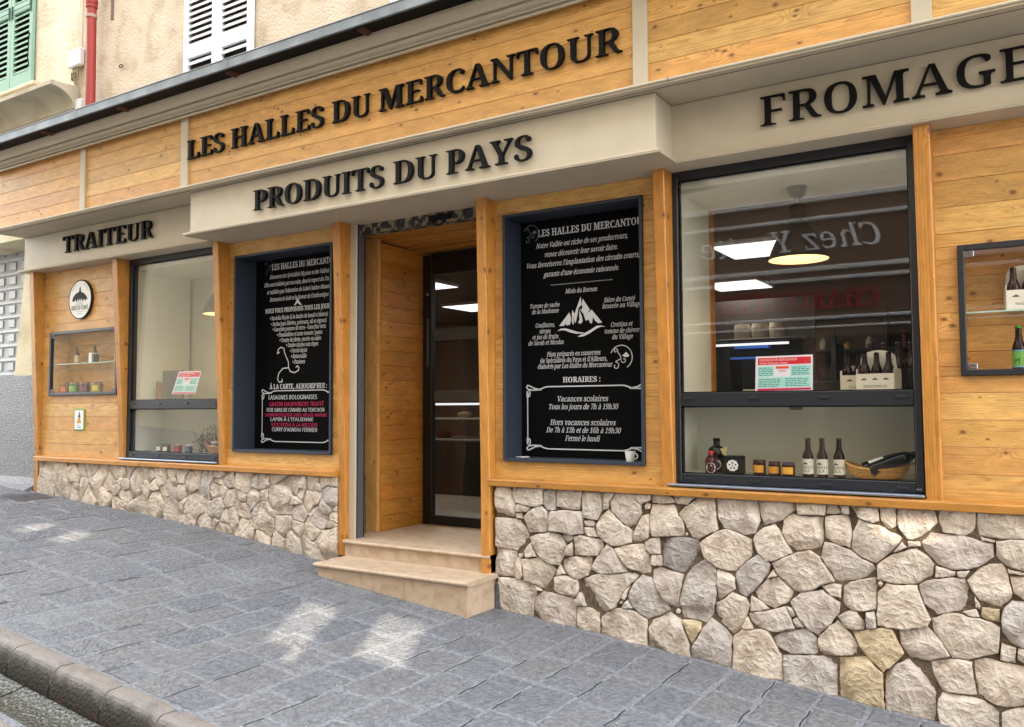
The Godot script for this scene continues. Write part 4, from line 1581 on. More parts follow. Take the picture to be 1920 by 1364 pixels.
func build_shopfront() -> void:
	var s := thing("shopfront", "golden timber and cream shopfront with posts, boarded panels, windows and a zinc canopy", "shopfront")
	# masonry behind the boards, open at the windows and the door
	var b := MB.new()
	holed(b, -8.87, 1.1, 0.2, 3.5, -0.30, -0.022, [[WIN_L[0] - 0.064, 1.0, WIN_L[2] + 0.064, 3.09], [WIN_R[0] - 0.064, 1.0, WIN_R[2] + 0.064, 3.09], BOARD_L, BOARD_R, CASE_L, CASE_R, [-4.62, 0.2, -3.12, SOFFIT]])
	put("masonry", b.mesh(), mats.plaster, s)
	# boarded panels of the ground floor
	for p in [[-8.79, -7.41, [CASE_L]], [-5.886, -4.55, [BOARD_L]], [-3.136, -1.917, [BOARD_R]], [-0.412, 1.1, [CASE_R]]]:
		planks(holder("boarding", s), p[0], p[1], 1.165, SOFFIT, 0.0, 0.02, 0.137, p[2])
	# posts
	for p in [[-8.868, -8.787, ground_at(-8.8) - 0.02, 0.128, 0.03], [-7.414, -7.336, 1.165, 0.128, 0.012], [-5.962, -5.886, 1.165, 0.128, 0.028], [-4.554, -4.480, 0.532, 0.132, 0.042], [-3.212, -3.138, 0.532, 0.130, 0.078], [-1.920, -1.846, 1.165, 0.130, 0.035], [-0.490, -0.412, 1.165, 0.150, 0.035]]:
		post(s, p[0], p[1], p[2], p[3], p[4])
	# sill beams over the stone
	for p in [[-8.787, -4.556], [-3.150, 1.1]]:
		var w := MB.new()
		w.grain = 0
		w.strip = rng.randi_range(0, 7)
		w.t0 = Vector3(0, 1.11, 0)
		w.span = Vector3(1, 0.1, 0.14)
		w.ext(PackedVector2Array([Vector2(-0.02, 1.122), Vector2(0.078, 1.122), Vector2(0.082, 1.126), Vector2(0.082, 1.160), Vector2(0.074, 1.168), Vector2(-0.02, 1.177)]), 0, p[0], p[1])
		put("sill_beam", w.mesh(), mats.timber1, s)
	# cream fascia boards, soffits and their mouldings
	var cr := MB.new()
	cr.box(Vector3(-8.94, SOFFIT + 0.004, -0.02), Vector3(-5.895, 3.44, 0.14))
	put("fascia_board", cr.mesh(), mats.cream, s)
	cr = MB.new()
	cr.box(Vector3(-5.895, SOFFIT + 0.004, -0.02), Vector3(-1.786, 3.44, 0.40), 0.003)
	put("fascia_board", cr.mesh(), mats.cream, s)
	cr = MB.new()
	cr.box(Vector3(-1.786, SOFFIT + 0.004, -0.02), Vector3(1.1, 3.44, 0.14))
	put("fascia_board", cr.mesh(), mats.cream, s)
	moulding(s, [Vector2(-8.985, 0.0), Vector2(-8.985, 0.185), Vector2(-5.94, 0.185)], 0.14)
	moulding(s, [Vector2(-5.94, 0.18), Vector2(-5.94, 0.445), Vector2(-1.741, 0.445), Vector2(-1.741, 0.185), Vector2(1.1, 0.185)], 0.40)
	box("soffit", Vector3(-8.94, SOFFIT, -0.02), Vector3(-5.895, SOFFIT + 0.004, 0.14), mats.cream, s)
	box("soffit", Vector3(-5.895, SOFFIT, -0.02), Vector3(-1.786, SOFFIT + 0.004, 0.40), mats.cream, s)
	box("soffit", Vector3(-1.786, SOFFIT, -0.02), Vector3(1.1, SOFFIT + 0.004, 0.14), mats.cream, s)
	# ledge above them
	b = MB.new()
	b.ext(PackedVector2Array([Vector2(0.0, 3.444), Vector2(0.478, 3.444), Vector2(0.482, 3.446), Vector2(0.482, 3.451), Vector2(0.478, 3.453), Vector2(0.488, 3.456), Vector2(0.492, 3.462), Vector2(0.490, 3.469), Vector2(0.482, 3.474), Vector2(0.0, 3.474)]), 0, -8.95, 1.1)
	put("ledge", b.mesh(), mats.cream, s)
	box("ledge_seam", Vector3(-1.672, 3.452, 0.486), Vector3(-1.669, 3.476, 0.4935), mats.joint, s)
	box("ledge_groove", Vector3(-8.95, 3.4425, 0.432), Vector3(1.1, 3.4438, 0.436), mats.black, s)
	# upper boarding, battens, cornice
	var up := holder("boarding", s)
	planks(up, -8.95, -7.416, 3.474, 4.075, 0.440, 0.02, 0.126, [])
	planks(up, -7.339, -5.956, 3.474, 4.075, 0.440, 0.02, 0.126, [])
	planks(up, -5.869, -1.894, 3.474, 4.075, 0.440, 0.02, 0.126, [])
	planks(up, -1.806, -0.449, 3.474, 4.075, 0.440, 0.02, 0.126, [])
	planks(up, -0.360, 1.1, 3.474, 4.075, 0.440, 0.02, 0.126, [])
	for x in [[-7.416, -7.339], [-5.956, -5.869], [-1.894, -1.806], [-0.449, -0.360]]:
		box("batten", Vector3(x[0], 3.474, 0.42), Vector3(x[1], 4.075, 0.457), mats.cream, s, 0.002)
	box("upper_backing", Vector3(-8.95, 3.474, 0.05), Vector3(1.1, 4.2, 0.419), mats.joint, s)
	box("shadow_strip", Vector3(-8.95, 4.052, 0.441), Vector3(1.1, 4.075, 0.452), mats.timber1, s)
	b = MB.new()
	b.ext(PackedVector2Array([Vector2(0.42, 4.076), Vector2(0.486, 4.040), Vector2(0.502, 4.040), Vector2(0.502, 4.054), Vector2(0.490, 4.056), Vector2(0.490, 4.064), Vector2(0.514, 4.066), Vector2(0.520, 4.074), Vector2(0.508, 4.079), Vector2(0.530, 4.092), Vector2(0.544, 4.106), Vector2(0.532, 4.110), Vector2(0.532, 4.117), Vector2(0.556, 4.119), Vector2(0.562, 4.127), Vector2(0.568, 4.145), Vector2(0.584, 4.162), Vector2(0.602, 4.172), Vector2(0.590, 4.176), Vector2(0.602, 4.189), Vector2(0.42, 4.189)]), 0, -8.97, 1.1)
	put("cornice", b.mesh(), rough_mat(mats.cream.albedo_texture, null, 0, 0.8, Color(0.70, 0.65, 0.56), 0.6), s)
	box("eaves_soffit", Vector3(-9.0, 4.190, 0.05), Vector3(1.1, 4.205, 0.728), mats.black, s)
	for x in [-7.6, -6.45, -5.08, -3.75, -2.45]:
		b = MB.new()
		b.grain = 2
		b.ext(PackedVector2Array([Vector2(x - 0.035, 4.190), Vector2(x - 0.025, 4.172), Vector2(x, 4.165), Vector2(x + 0.025, 4.172), Vector2(x + 0.035, 4.190)]), 2, 0.62, 0.702)
		put("rafter_end", b.mesh(), flat(Color(0.28, 0.15, 0.08), 0.8), s)
	# zinc: drip edge in lengths, roof behind it
	var zx := -9.0
	while zx < 1.1:
		var l := minf(1.98, 1.1 - zx)
		b = MB.new()
		b.ext(PackedVector2Array([Vector2(0.722, 4.188), Vector2(0.732, 4.186), Vector2(0.738, 4.192), Vector2(0.737, 4.256), Vector2(0.742, 4.262), Vector2(0.735, 4.270), Vector2(0.0, 4.48), Vector2(0.0, 4.47), Vector2(0.722, 4.258)]), 0, zx, zx + l - 0.004)
		put("zinc_edge", b.mesh(), mats.zinc, s)
		b = MB.new()
		b.ext(PackedVector2Array([Vector2(0.721, 4.19), Vector2(0.7395, 4.190), Vector2(0.7395, 4.268), Vector2(0.721, 4.262)]), 0, zx + l - 0.05, zx + l)
		put("zinc_lap", b.mesh(), mats.zinc, s)
		zx += l
	box("canopy_core", Vector3(-9.0, 4.205, 0.002), Vector3(1.1, 4.255, 0.70), mats.joint, s)
	# windows and door
	shop_window(s, WIN_L)
	shop_window(s, WIN_R)
	display_case(s, CASE_L)
	display_case(s, CASE_R)
	doorway(s)


# a small moulding swept along the foot of a fascia
func moulding(parent: Node3D, path: Array, zback: float) -> void:
	var b := MB.new()
	# nose of 26 mm: (out, height)
	var pr := [Vector2(-0.004, 0.0), Vector2(0.0, 0.003), Vector2(0.0, 0.007), Vector2(-0.005, 0.009), Vector2(-0.001, 0.013), Vector2(-0.001, 0.018), Vector2(-0.006, 0.023), Vector2(-0.012, 0.025), Vector2(-0.046, 0.026)]
	var n := path.size()
	var offs := []
	for i in n:
		var d0: Vector2 = (path[i] - path[i - 1]).normalized() if i > 0 else (path[1] - path[0]).normalized()
		var d1: Vector2 = (path[i + 1] - path[i]).normalized() if i < n - 1 else d0
		var n0 := Vector2(-d0.y, d0.x)
		var n1 := Vector2(-d1.y, d1.x)
		var bis := (n0 + n1)
		bis = bis / maxf(0.5, bis.length_squared() * 0.5)
		offs.append(bis)
	for i in n - 1:
		var nn: Vector2 = Vector2(-(path[i + 1] - path[i]).y, (path[i + 1] - path[i]).x).normalized()
		for k in pr.size() - 1:
			var q := []
			for e in [[i, k], [i + 1, k], [i + 1, k + 1], [i, k + 1]]:
				var p: Vector2 = path[e[0]] + offs[e[0]] * pr[e[1]].x
				q.append(Vector3(p.x, SOFFIT + pr[e[1]].y, p.y))
			var ed: Vector2 = pr[k + 1] - pr[k]
			b.quad(q[0], q[1], q[2], q[3], Vector3(nn.x * ed.y, -ed.x, nn.y * ed.y))
		# underside back to the soffit board
		var q2 := []
		for e in [[i, -0.004], [i + 1, -0.004], [i + 1, -0.0448], [i, -0.0448]]:
			var p: Vector2 = path[e[0]] + offs[e[0]] * e[1]
			q2.append(Vector3(p.x, SOFFIT, p.y))
		b.quad(q2[0], q2[1], q2[2], q2[3], Vector3.DOWN)
	put("moulding", b.mesh(), mats.cream, parent)


func shop_window(s: Node3D, r: Array) -> void:
	var w := holder("shop_window", s)
	var b := MB.new()
	var z0 := -0.075
	var z1 := -0.004
	var x0: float = r[0]
	var x1: float = r[2]
	b.box(Vector3(x0, 1.20, z0), Vector3(x0 + 0.038, r[3] + 0.012, z1), 0.003)
	b.box(Vector3(x1 - 0.036, 1.20, z0), Vector3(x1, r[3] + 0.012, z1), 0.003)
	b.box(Vector3(x0 + 0.038, r[3] - 0.046, z0), Vector3(x1 - 0.036, r[3] + 0.012, z1), 0.003)
	b.box(Vector3(x0 + 0.038, 1.650, z0), Vector3(x1 - 0.036, 1.732, z1), 0.004)
	b.box(Vector3(x0 + 0.038, 1.195, z0), Vector3(x1 - 0.036, 1.252, z1), 0.004)
	put("frame", b.mesh(), mats.anthracite, w)
	b = MB.new()
	b.box(Vector3(x0 - 0.03, 1.178, -0.03), Vector3(x1 + 0.005, 1.192, 0.062), 0.004)
	put("sill", b.mesh(), mats.aluminium, w)
	for y in [[1.252, 1.650], [1.732, r[3] - 0.046]]:
		for z in [-0.030, -0.048]:
			b = MB.new()
			b.quad(Vector3(x0 + 0.036, y[0], z), Vector3(x1 - 0.034, y[0], z), Vector3(x1 - 0.034, y[1], z), Vector3(x0 + 0.036, y[1], z), Vector3.BACK)
			put("pane", b.mesh(), mats.pane, w)
		b = MB.new()
		for g in [[x0 + 0.038, y[0], x1 - 0.036, y[0] + 0.006], [x0 + 0.038, y[1] - 0.006, x1 - 0.036, y[1]], [x0 + 0.038, y[0] + 0.006, x0 + 0.044, y[1] - 0.006], [x1 - 0.042, y[0] + 0.006, x1 - 0.036, y[1] - 0.006]]:
			b.box(Vector3(g[0], g[1], -0.0295), Vector3(g[2], g[3], -0.022))
		put("gasket", b.mesh(), mats.black, w)
	for y in [1.700, 1.222]:
		for k in 4:
			var x := lerpf(x0 + 0.09, x1 - 0.10, k / 3.0)
			b = MB.new()
			b.ext(PackedVector2Array([Vector2(z1, y - 0.007), Vector2(z1 + 0.010, y - 0.006), Vector2(z1 + 0.009, y + 0.002), Vector2(z1, y + 0.007)]), 0, x - 0.028, x + 0.028)
			put("drain_cap", b.mesh(), mats.anthracite, w)
	box("maker_plate", Vector3(x1 - 0.038, 1.213, z1), Vector3(x1 - 0.012, 1.220, z1 + 0.001), mats.aluminium, w)


func display_case(s: Node3D, r: Array) -> void:
	var c := holder("display_case", s)
	var b := MB.new()
	var t := 0.030
	b.box(Vector3(r[0], r[1], -0.01), Vector3(r[0] + t, r[3], 0.028), 0.003)
	b.box(Vector3(r[2] - t, r[1], -0.01), Vector3(r[2], r[3], 0.028), 0.003)
	b.box(Vector3(r[0] + t, r[1], -0.01), Vector3(r[2] - t, r[1] + t, 0.028), 0.003)
	b.box(Vector3(r[0] + t, r[3] - t, -0.01), Vector3(r[2] - t, r[3], 0.028), 0.003)
	put("frame", b.mesh(), mats.anthracite, c)
	b = MB.new()
	b.box(Vector3(r[0], r[1], -0.185), Vector3(r[0] + 0.02, r[3], -0.0105))
	b.box(Vector3(r[2] - 0.02, r[1], -0.185), Vector3(r[2], r[3], -0.0105))
	b.box(Vector3(r[0] + 0.02, r[1], -0.185), Vector3(r[2] - 0.02, r[1] + 0.02, -0.0105))
	b.box(Vector3(r[0] + 0.02, r[3] - 0.02, -0.185), Vector3(r[2] - 0.02, r[3], -0.0105))
	put("lining", b.mesh(), mats.wood1, c)
	planks(c, r[0], r[2], r[1], r[3], -0.185, 0.02, 0.137, [], "wood", "back_board")
	b = MB.new()
	b.quad(Vector3(r[0] + t, r[1] + t, 0.012), Vector3(r[2] - t, r[1] + t, 0.012), Vector3(r[2] - t, r[3] - t, 0.012), Vector3(r[0] + t, r[3] - t, 0.012), Vector3.BACK)
	put("pane", b.mesh(), mats.pane, c)
	var ys: float = r[1] + 0.325
	box("shelf", Vector3(r[0] + 0.022, ys - 0.008, -0.180), Vector3(r[2] - 0.022, ys, -0.012), mats.glass_shelf, c)
	box("shelf_edge", Vector3(r[0] + 0.022, ys - 0.008, -0.0115), Vector3(r[2] - 0.022, ys, -0.0085), flat(Color(0.66, 0.76, 0.70), 0.2), c)
	for x in [r[0] + t, r[2] - t - 0.045]:
		for y in [r[1] + t + 0.002, r[3] - t - 0.032]:
			box("clip", Vector3(x, y, 0.0125), Vector3(x + 0.045, y + 0.03, 0.024), mats.aluminium, c, 0.003)
			box("clip_pad", Vector3(x + 0.006, y + 0.005, 0.024), Vector3(x + 0.039, y + 0.025, 0.0255), mats.joint, c)


func doorway(s: Node3D) -> void:
	var d := holder("doorway", s)
	var fl := 0.655
	box("trim_strip", Vector3(-4.480, fl, -0.012), Vector3(-4.416, SOFFIT, 0.004), mats.cream, d, 0.002)
	# shutter guide
	var b := MB.new()
	b.box(Vector3(-4.470, fl, -0.105), Vector3(-4.428, SOFFIT, -0.032), 0.003)
	put("shutter_guide", b.mesh(), flat(Color(0.36, 0.36, 0.37), 0.5, 0.3), d)
	box("guide_dark_strip", Vector3(-4.47, fl, -0.030), Vector3(-4.424, SOFFIT, -0.016), mats.black, d)  # black strip drawn where the guide's dark slot shows
	box("guide_dark_strip", Vector3(-4.47, fl, -0.118), Vector3(-4.432, SOFFIT, -0.1055), mats.black, d)  # black strip for the dark line along the guide's edge
	wood_box("jamb_board", Vector3(-4.70, fl, -0.40), Vector3(-4.516, 3.05, -0.36), 1, d, "wood0")
	box("jamb_fill", Vector3(-4.85, fl, -0.36), Vector3(-4.665, SOFFIT, -0.2005), mats.joint, d)
	# boards of the side wall run back to the door
	var h := 0.0
	var y := fl
	while y < 2.98:
		h = minf(0.122, 3.0 - y)
		var m := MB.new()
		m.grain = 2
		m.strip = rng.randi_range(0, 7)
		m.off = rng.randf()
		m.t0 = Vector3(0, y, 0)
		m.span = Vector3(0.13, h, 0.13)
		m.ext(PackedVector2Array([Vector2(-4.56, y + 0.0006), Vector2(-4.505, y + 0.0006), Vector2(-4.5022, y + 0.003), Vector2(-4.5022, y + h - 0.003), Vector2(-4.505, y + h - 0.0006), Vector2(-4.56, y + h - 0.0006)]), 2, -1.0, -0.395)
		put("side_board", m.mesh(), mats["timber" + str(rng.randi_range(0, 2))], d)
		y += h
	# boarded ceiling
	for k in 7:
		var z := -0.96 + 0.12 * k
		wood_box("ceiling_board", Vector3(-4.56, 3.0 + 0.012 * k * 0.6, z), Vector3(-3.1, 3.02 + 0.012 * k * 0.6, z + 0.118), 0, d, "timber" + str(k % 3))
	box("side_wall", Vector3(-3.125, fl, -1.0), Vector3(-3.06, SOFFIT, -0.02), mats.wood2, d)
	# the old shutter lintel, paint flaking
	var lm := rough_mat(noise_tex(91, 0.03, [[0.38, Color(0.20, 0.20, 0.21)], [0.50, Color(0.28, 0.28, 0.29)], [0.56, Color(0.62, 0.55, 0.43)], [0.9, Color(0.72, 0.66, 0.54)]], 5, 256), null, 0, 1.6, Color(0.8, 0.8, 0.8), 0.8)
	box("shutter_lintel", Vector3(-4.48, 3.0, -0.13), Vector3(-3.125, SOFFIT, -0.055), lm, d)
	b = MB.new()
	b.box(Vector3(-3.75, 3.02, -0.055), Vector3(-3.55, 3.06, -0.035), 0.004)
	b.tube(PackedVector3Array([Vector3(-3.72, 3.03, -0.04), Vector3(-3.68, 2.985, -0.035), Vector3(-3.62, 2.985, -0.035), Vector3(-3.58, 3.03, -0.04)]), 0.006, 5)
	put("latch", b.mesh(), mats.black, d)
	# glass door
	var g := holder("glass_door", s)
	var zf := -0.93
	b = MB.new()
	b.box(Vector3(-4.500, fl, zf - 0.06), Vector3(-4.405, 2.97, zf), 0.003)
	b.box(Vector3(-4.405, 2.80, zf - 0.06), Vector3(-3.06, 2.985, zf), 0.003)
	b.box(Vector3(-4.405, fl, zf - 0.06), Vector3(-3.06, 0.735, zf), 0.003)
	b.box(Vector3(-3.25, 0.735, zf - 0.06), Vector3(-3.06, 2.80, zf), 0.003)
	put("frame", b.mesh(), flat(Color(0.075, 0.078, 0.085), 0.35), g)
	b = MB.new()
	b.quad(Vector3(-4.405, 0.735, zf - 0.03), Vector3(-3.25, 0.735, zf - 0.03), Vector3(-3.25, 2.80, zf - 0.03), Vector3(-4.405, 2.80, zf - 0.03), Vector3.BACK)
	put("pane", b.mesh(), mats.pane, g)
	box("handle", Vector3(-4.448, 2.0, zf), Vector3(-4.424, 2.42, zf + 0.02), flat(Color(0.30, 0.30, 0.31), 0.35, 0.5), g, 0.004)
	b = MB.new()
	b.lathe(PackedVector2Array([Vector2(0.014, 0.0), Vector2(0.014, 0.006), Vector2(0.0, 0.007)]), 16)
	var lock := put("lock", b.mesh(), mats.aluminium, g, Vector3(-4.445, 2.63, zf))
	lock.rotation.x = PI / 2
	# two frosted bands with a crackle of clear lines
	for yb in [[2.225, 2.335], [1.70, 1.80]]:
		b = MB.new()
		var n := 26
		var grid := []
		for j in 3:
			for i in n + 1:
				grid.append(Vector2(-4.40 + 1.14 * i / n + (rng.randf_range(-0.016, 0.016) if i > 0 and i < n else 0.0), lerpf(yb[0], yb[1], j / 2.0) + (rng.randf_range(-0.02, 0.02) if j == 1 else 0.0)))
		for j in 2:
			for i in n:
				var k := j * (n + 1) + i
				var quad := [k, k + 1, k + n + 2, k + n + 1]
				for t in [[0, 1, 2], [0, 2, 3]] if rng.randf() < 0.5 else [[0, 1, 3], [1, 2, 3]]:
					var pts := PackedVector2Array([grid[quad[t[0]]], grid[quad[t[1]]], grid[quad[t[2]]]])
					var g2: Vector2 = (pts[0] + pts[1] + pts[2]) / 3.0
					for q in 3:
						pts[q] = g2 + (pts[q] - g2) * 0.86
					b.poly(pts, zf - 0.026)
		put("frosted_band", b.mesh(), flat(Color(0.34, 0.33, 0.31), 0.8), g)


func build_steps() -> void:
	var s := thing("stone_steps", "two pale limestone steps with rounded nosings leading up to the glass door", "steps")
	# lower step: riser in two slabs, tread with a rounded nose
	var gl := ground_at(-4.4)
	box("riser", Vector3(-4.425, 0.1, 0.0), Vector3(-3.63, 0.508, 0.378), mats.limestone, s)
	box("riser", Vector3(-3.627, 0.0, 0.0), Vector3(-3.115, 0.508, 0.378), mats.limestone, s)
	nosing(s, -4.452, -3.095, 0.507, 0.537, 0.0, 0.400)
	nosing(s, -4.47, -3.138, 0.628, 0.655, -0.12, 0.082)
	box("riser", Vector3(-4.465, 0.537, -0.1), Vector3(-3.85, 0.628, 0.060), mats.limestone, s)
	box("riser", Vector3(-3.848, 0.537, -0.1), Vector3(-3.138, 0.628, 0.060), mats.limestone, s)
	for k in 2:
		box("floor_tile", Vector3(-4.70 + 0.80 * k, 0.60, -0.995), Vector3(-3.903 + 0.80 * k, 0.654, -0.123), mats.limestone, s)
	box("foot_slate", Vector3(-3.11, 0.2, 0.012), Vector3(-3.065, 0.47, 0.06), mats.slab2, s, 0.006)


func nosing(parent: Node3D, x0: float, x1: float, y0: float, y1: float, zb: float, zf: float) -> void:
	var r := (y1 - y0) * 0.5
	var pr := PackedVector2Array([Vector2(zb, y1), Vector2(zb, y0)])
	for k in 9:
		var a := -PI * 0.5 + PI * k / 8.0
		pr.append(Vector2(zf - r + r * cos(a), y0 + r + r * sin(a)))
	var b := MB.new()
	b.ext(pr, 0, x0, x1)
	put("tread", b.mesh(), mats.limestone, parent)


# ---------------------------------------------------------------- inside the shop
func build_room() -> void:
	var r := structure("shop_room")
	box("floor", Vector3(-8.7, 0.4, -6.4), Vector3(1.1, 0.6, -0.3), mats.limestone, r)
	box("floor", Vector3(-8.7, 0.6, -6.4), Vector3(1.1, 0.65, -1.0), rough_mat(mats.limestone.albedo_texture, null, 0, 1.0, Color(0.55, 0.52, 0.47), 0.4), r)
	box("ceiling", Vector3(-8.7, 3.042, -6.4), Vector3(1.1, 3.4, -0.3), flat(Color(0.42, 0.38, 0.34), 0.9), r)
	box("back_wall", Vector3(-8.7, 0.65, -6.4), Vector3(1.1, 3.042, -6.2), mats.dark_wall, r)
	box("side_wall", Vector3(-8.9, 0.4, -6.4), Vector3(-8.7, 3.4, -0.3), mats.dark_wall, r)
	box("side_wall", Vector3(1.1, 0.2, -6.4), Vector3(1.3, 4.2, 0.1), mats.plaster, r)
	# window bays: white sides and ceiling, a timber stile, a counter over a shallow display box
	for w in [WIN_R, WIN_L]:
		var x0: float = w[0]
		var x1: float = w[2]
		box("bay_side", Vector3(x0 - 0.06, 1.0, -0.69), Vector3(x0, 3.041, -0.0755), mats.interior, r)
		box("bay_side", Vector3(x1, 1.0, -0.69), Vector3(x1 + 0.06, 3.041, -0.0755), mats.interior, r)
		if w == WIN_R:
			wood_box("bay_stile", Vector3(x0 - 0.06, 1.73, -0.79), Vector3(x0 + 0.004, 3.0, -0.6905), 1, r, "timber1")
			wood_box("bay_stile", Vector3(x1 - 0.004, 1.73, -0.79), Vector3(x1 + 0.06, 3.0, -0.6905), 1, r, "timber1")
		box("bay_ceiling", Vector3(x0, 2.985, -0.72), Vector3(x1, 3.040, -0.0755), mats.interior, r)
		box("bay_counter", Vector3(x0, 1.69, -0.72), Vector3(x1, 1.728, -0.0755), mats.interior, r)
		box("bay_shelf", Vector3(x0, 1.16, -0.42), Vector3(x1, 1.246, -0.0755), mats.interior, r)
		box("bay_back", Vector3(x0, 1.246, -0.43), Vector3(x1, 1.69, -0.405), mats.interior, r)
	box("bay_screen", Vector3(WIN_L[0] - 0.06, 1.69, -0.75), Vector3(WIN_L[2] + 0.06, 3.041, -0.721), mats.interior, r)
	# ceiling lights
	var spots := [[-2.0, 3.003, -2.42, "square ceiling light panel nearest the window, half hidden by the pendant lamp"], [-2.80, 3.003, -4.46, "square ceiling light panel deep in the room, lower in the cheese window than the other"], [-6.42, 3.003, -4.52, "wide ceiling light panel seen through the upper glass of the door"], [-5.77, 3.003, -2.46, "ceiling light panel of which a corner shows high in the door glass"]]
	for s in spots:
		var o := thing("ceiling_light", s[3], "ceiling light", Vector3(s[0], s[1], s[2]), "square light panels in the shop ceiling")
		var fr := MB.new()
		fr.box(Vector3(-0.32, 0.0, -0.36), Vector3(0.32, 0.039, 0.36), 0.004)
		put("frame", fr.mesh(), mats.white, o)
		var em := flat(Color(1, 1, 1), 0.5)
		em.emission_enabled = true
		em.emission = Color(1.0, 0.98, 0.95)
		em.emission_energy_multiplier = 0.6
		var df := MB.new()
		df.box(Vector3(-0.30, -0.004, -0.34), Vector3(0.30, -0.0005, 0.34))
		put("diffuser", df.mesh(), em, o)
		var l := AreaLight3D.new()
		l.name = "light"
		l.area_size = Vector2(0.58, 0.66)
		l.light_energy = 0.7
		l.light_color = Color(1.0, 0.97, 0.92)
		l.area_range = 12.0
		l.shadow_enabled = true
		l.rotation.x = -PI / 2
		l.position = Vector3(0, -0.012, 0)
		o.add_child(l)
	pendant(Vector3(-1.195, 2.985, -0.40), "dark bell pendant lamp with a lit cream inside hanging in the cheese window", mats.black)
	pendant(Vector3(-6.47, 2.985, -0.40), "grey pendant lamp half behind the post in the deli window", flat(Color(0.36, 0.34, 0.31), 0.5))
	# furniture in the gloom
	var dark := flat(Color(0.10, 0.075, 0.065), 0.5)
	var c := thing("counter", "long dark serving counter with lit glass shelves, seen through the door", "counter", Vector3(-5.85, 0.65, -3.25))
	var b := MB.new()
	b.box(Vector3(-0.9, 0, -0.4), Vector3(0.75, 0.62, 0.25), 0.01)
	put("base", b.mesh(), dark, c)
	for y in [0.62, 0.86]:
		b = MB.new()
		b.box(Vector3(-0.9, y, -0.4), Vector3(0.75, y + 0.02, 0.25), 0.004)
		put("shelf", b.mesh(), flat(Color(0.55, 0.53, 0.5), 0.3), c)
	strip_light(c, Vector3(-0.2, 1.04, 0.2), 0.95)
	b = MB.new()
	b.box(Vector3(-0.9, 1.06, -0.4), Vector3(0.75, 1.08, 0.25), 0.004)
	put("shelf", b.mesh(), dark, c)
	for k in 5:
		b = MB.new()
		b.lathe(PackedVector2Array([Vector2(0.0, 0.0), Vector2(0.08, 0.0), Vector2(0.10, 0.05), Vector2(0.05, 0.075), Vector2(0.0, 0.08)]), 12)
		put("dish", b.mesh(), flat([Color(0.6, 0.5, 0.35), Color(0.75, 0.72, 0.65), Color(0.5, 0.25, 0.12)][k % 3], 0.6), c, Vector3(-0.7 + 0.3 * k, [0.64, 0.88][k % 2], 0.05))
	var sh := thing("shelf_unit", "dark wall shelf of pale pots over a lit strip, deep inside the cheese window", "shelf", Vector3(-2.75, 0.65, -4.3))
	b = MB.new()
	b.box(Vector3(-0.5, 0, -0.3), Vector3(0.75, 1.0, 0.2), 0.01)
	b.box(Vector3(-0.5, 1.0, -0.32), Vector3(0.75, 2.2, -0.28))
	put("carcass", b.mesh(), dark, sh)
	b = MB.new()
	b.box(Vector3(-0.5, 1.70, -0.28), Vector3(0.75, 1.73, 0.1), 0.004)
	put("shelf", b.mesh(), dark, sh)
	strip_light(sh, Vector3(0.05, 1.672, 0.05), 0.5)
	for k in 3:
		b = MB.new()
		b.lathe(PackedVector2Array([Vector2(0.0, 0.0), Vector2(0.085, 0.0), Vector2(0.09, 0.12), Vector2(0.08, 0.17), Vector2(0.0, 0.175)]), 16)
		put("pot", b.mesh(), flat(Color(0.62, 0.58, 0.50), 0.5), sh, Vector3(0.03 + 0.19 * k, 1.73, -0.05))
	var ws := thing("wall_shelves", "tall shelves of jars and tins along the dim back wall of the shop", "shelf", Vector3(-3.6, 0.65, -6.0))
	b = MB.new()
	for k in 5:
		b.box(Vector3(-3.6, 0.4 + 0.42 * k, -0.18), Vector3(3.9, 0.43 + 0.42 * k, 0.12), 0.003)
	for x in [-3.6, -1.7, 0.2, 2.1, 3.86]:
		b.box(Vector3(x, 0.0, -0.18), Vector3(x + 0.04, 2.2, 0.1), 0.003)
	put("rack", b.mesh(), dark, ws)
	var goods := []
	for q in [[0.035, 0.10, Color(0.55, 0.20, 0.10)], [0.045, 0.14, Color(0.70, 0.66, 0.55)], [0.035, 0.24, Color(0.12, 0.14, 0.08)], [0.05, 0.09, Color(0.60, 0.48, 0.15)], [0.04, 0.20, Color(0.40, 0.10, 0.10)]]:
		b = MB.new()
		b.lathe(PackedVector2Array([Vector2(0.0, 0.0), Vector2(q[0], 0.0), Vector2(q[0], q[1] * 0.7), Vector2(q[0] * 0.5, q[1] * 0.85), Vector2(q[0] * 0.5, q[1]), Vector2(0.0, q[1])]), 12)
		goods.append([b.mesh(), flat(q[2], 0.4)])
	for k in 4:
		var gx := -3.5
		while gx < 3.8:
			var gd: Array = goods[rng.randi_range(0, 4)]
			put("jar", gd[0], gd[1], ws, Vector3(gx, 0.432 + 0.42 * k, 0.0))
			gx += rng.randf_range(0.13, 0.3)
	var cs := thing("display_counter", "low chilled display with glowing blue light bars behind the price sheet", "counter", Vector3(-2.2, 0.65, -3.2))
	b = MB.new()
	b.box(Vector3(-0.35, 0, -0.3), Vector3(0.75, 1.02, 0.2), 0.01)
	put("base", b.mesh(), dark, cs)
	b = MB.new()
	b.box(Vector3(-0.2, 1.54, 0.1), Vector3(0.12, 1.565, 0.2), 0.002)
	b.box(Vector3(-0.24, 1.44, 0.1), Vector3(0.10, 1.46, 0.2), 0.002)
	var bl := flat(Color(0.25, 0.42, 0.75), 0.2)
	bl.emission_enabled = true  # blue light bars, glowing by their own emission
	bl.emission = Color(0.12, 0.22, 0.48)
	bl.emission_energy_multiplier = 0.1
	put("blue_light_bar", b.mesh(), bl, cs)
	b = MB.new()
	b.box(Vector3(-0.3, 1.02, -0.25), Vector3(-0.26, 1.56, 0.15))
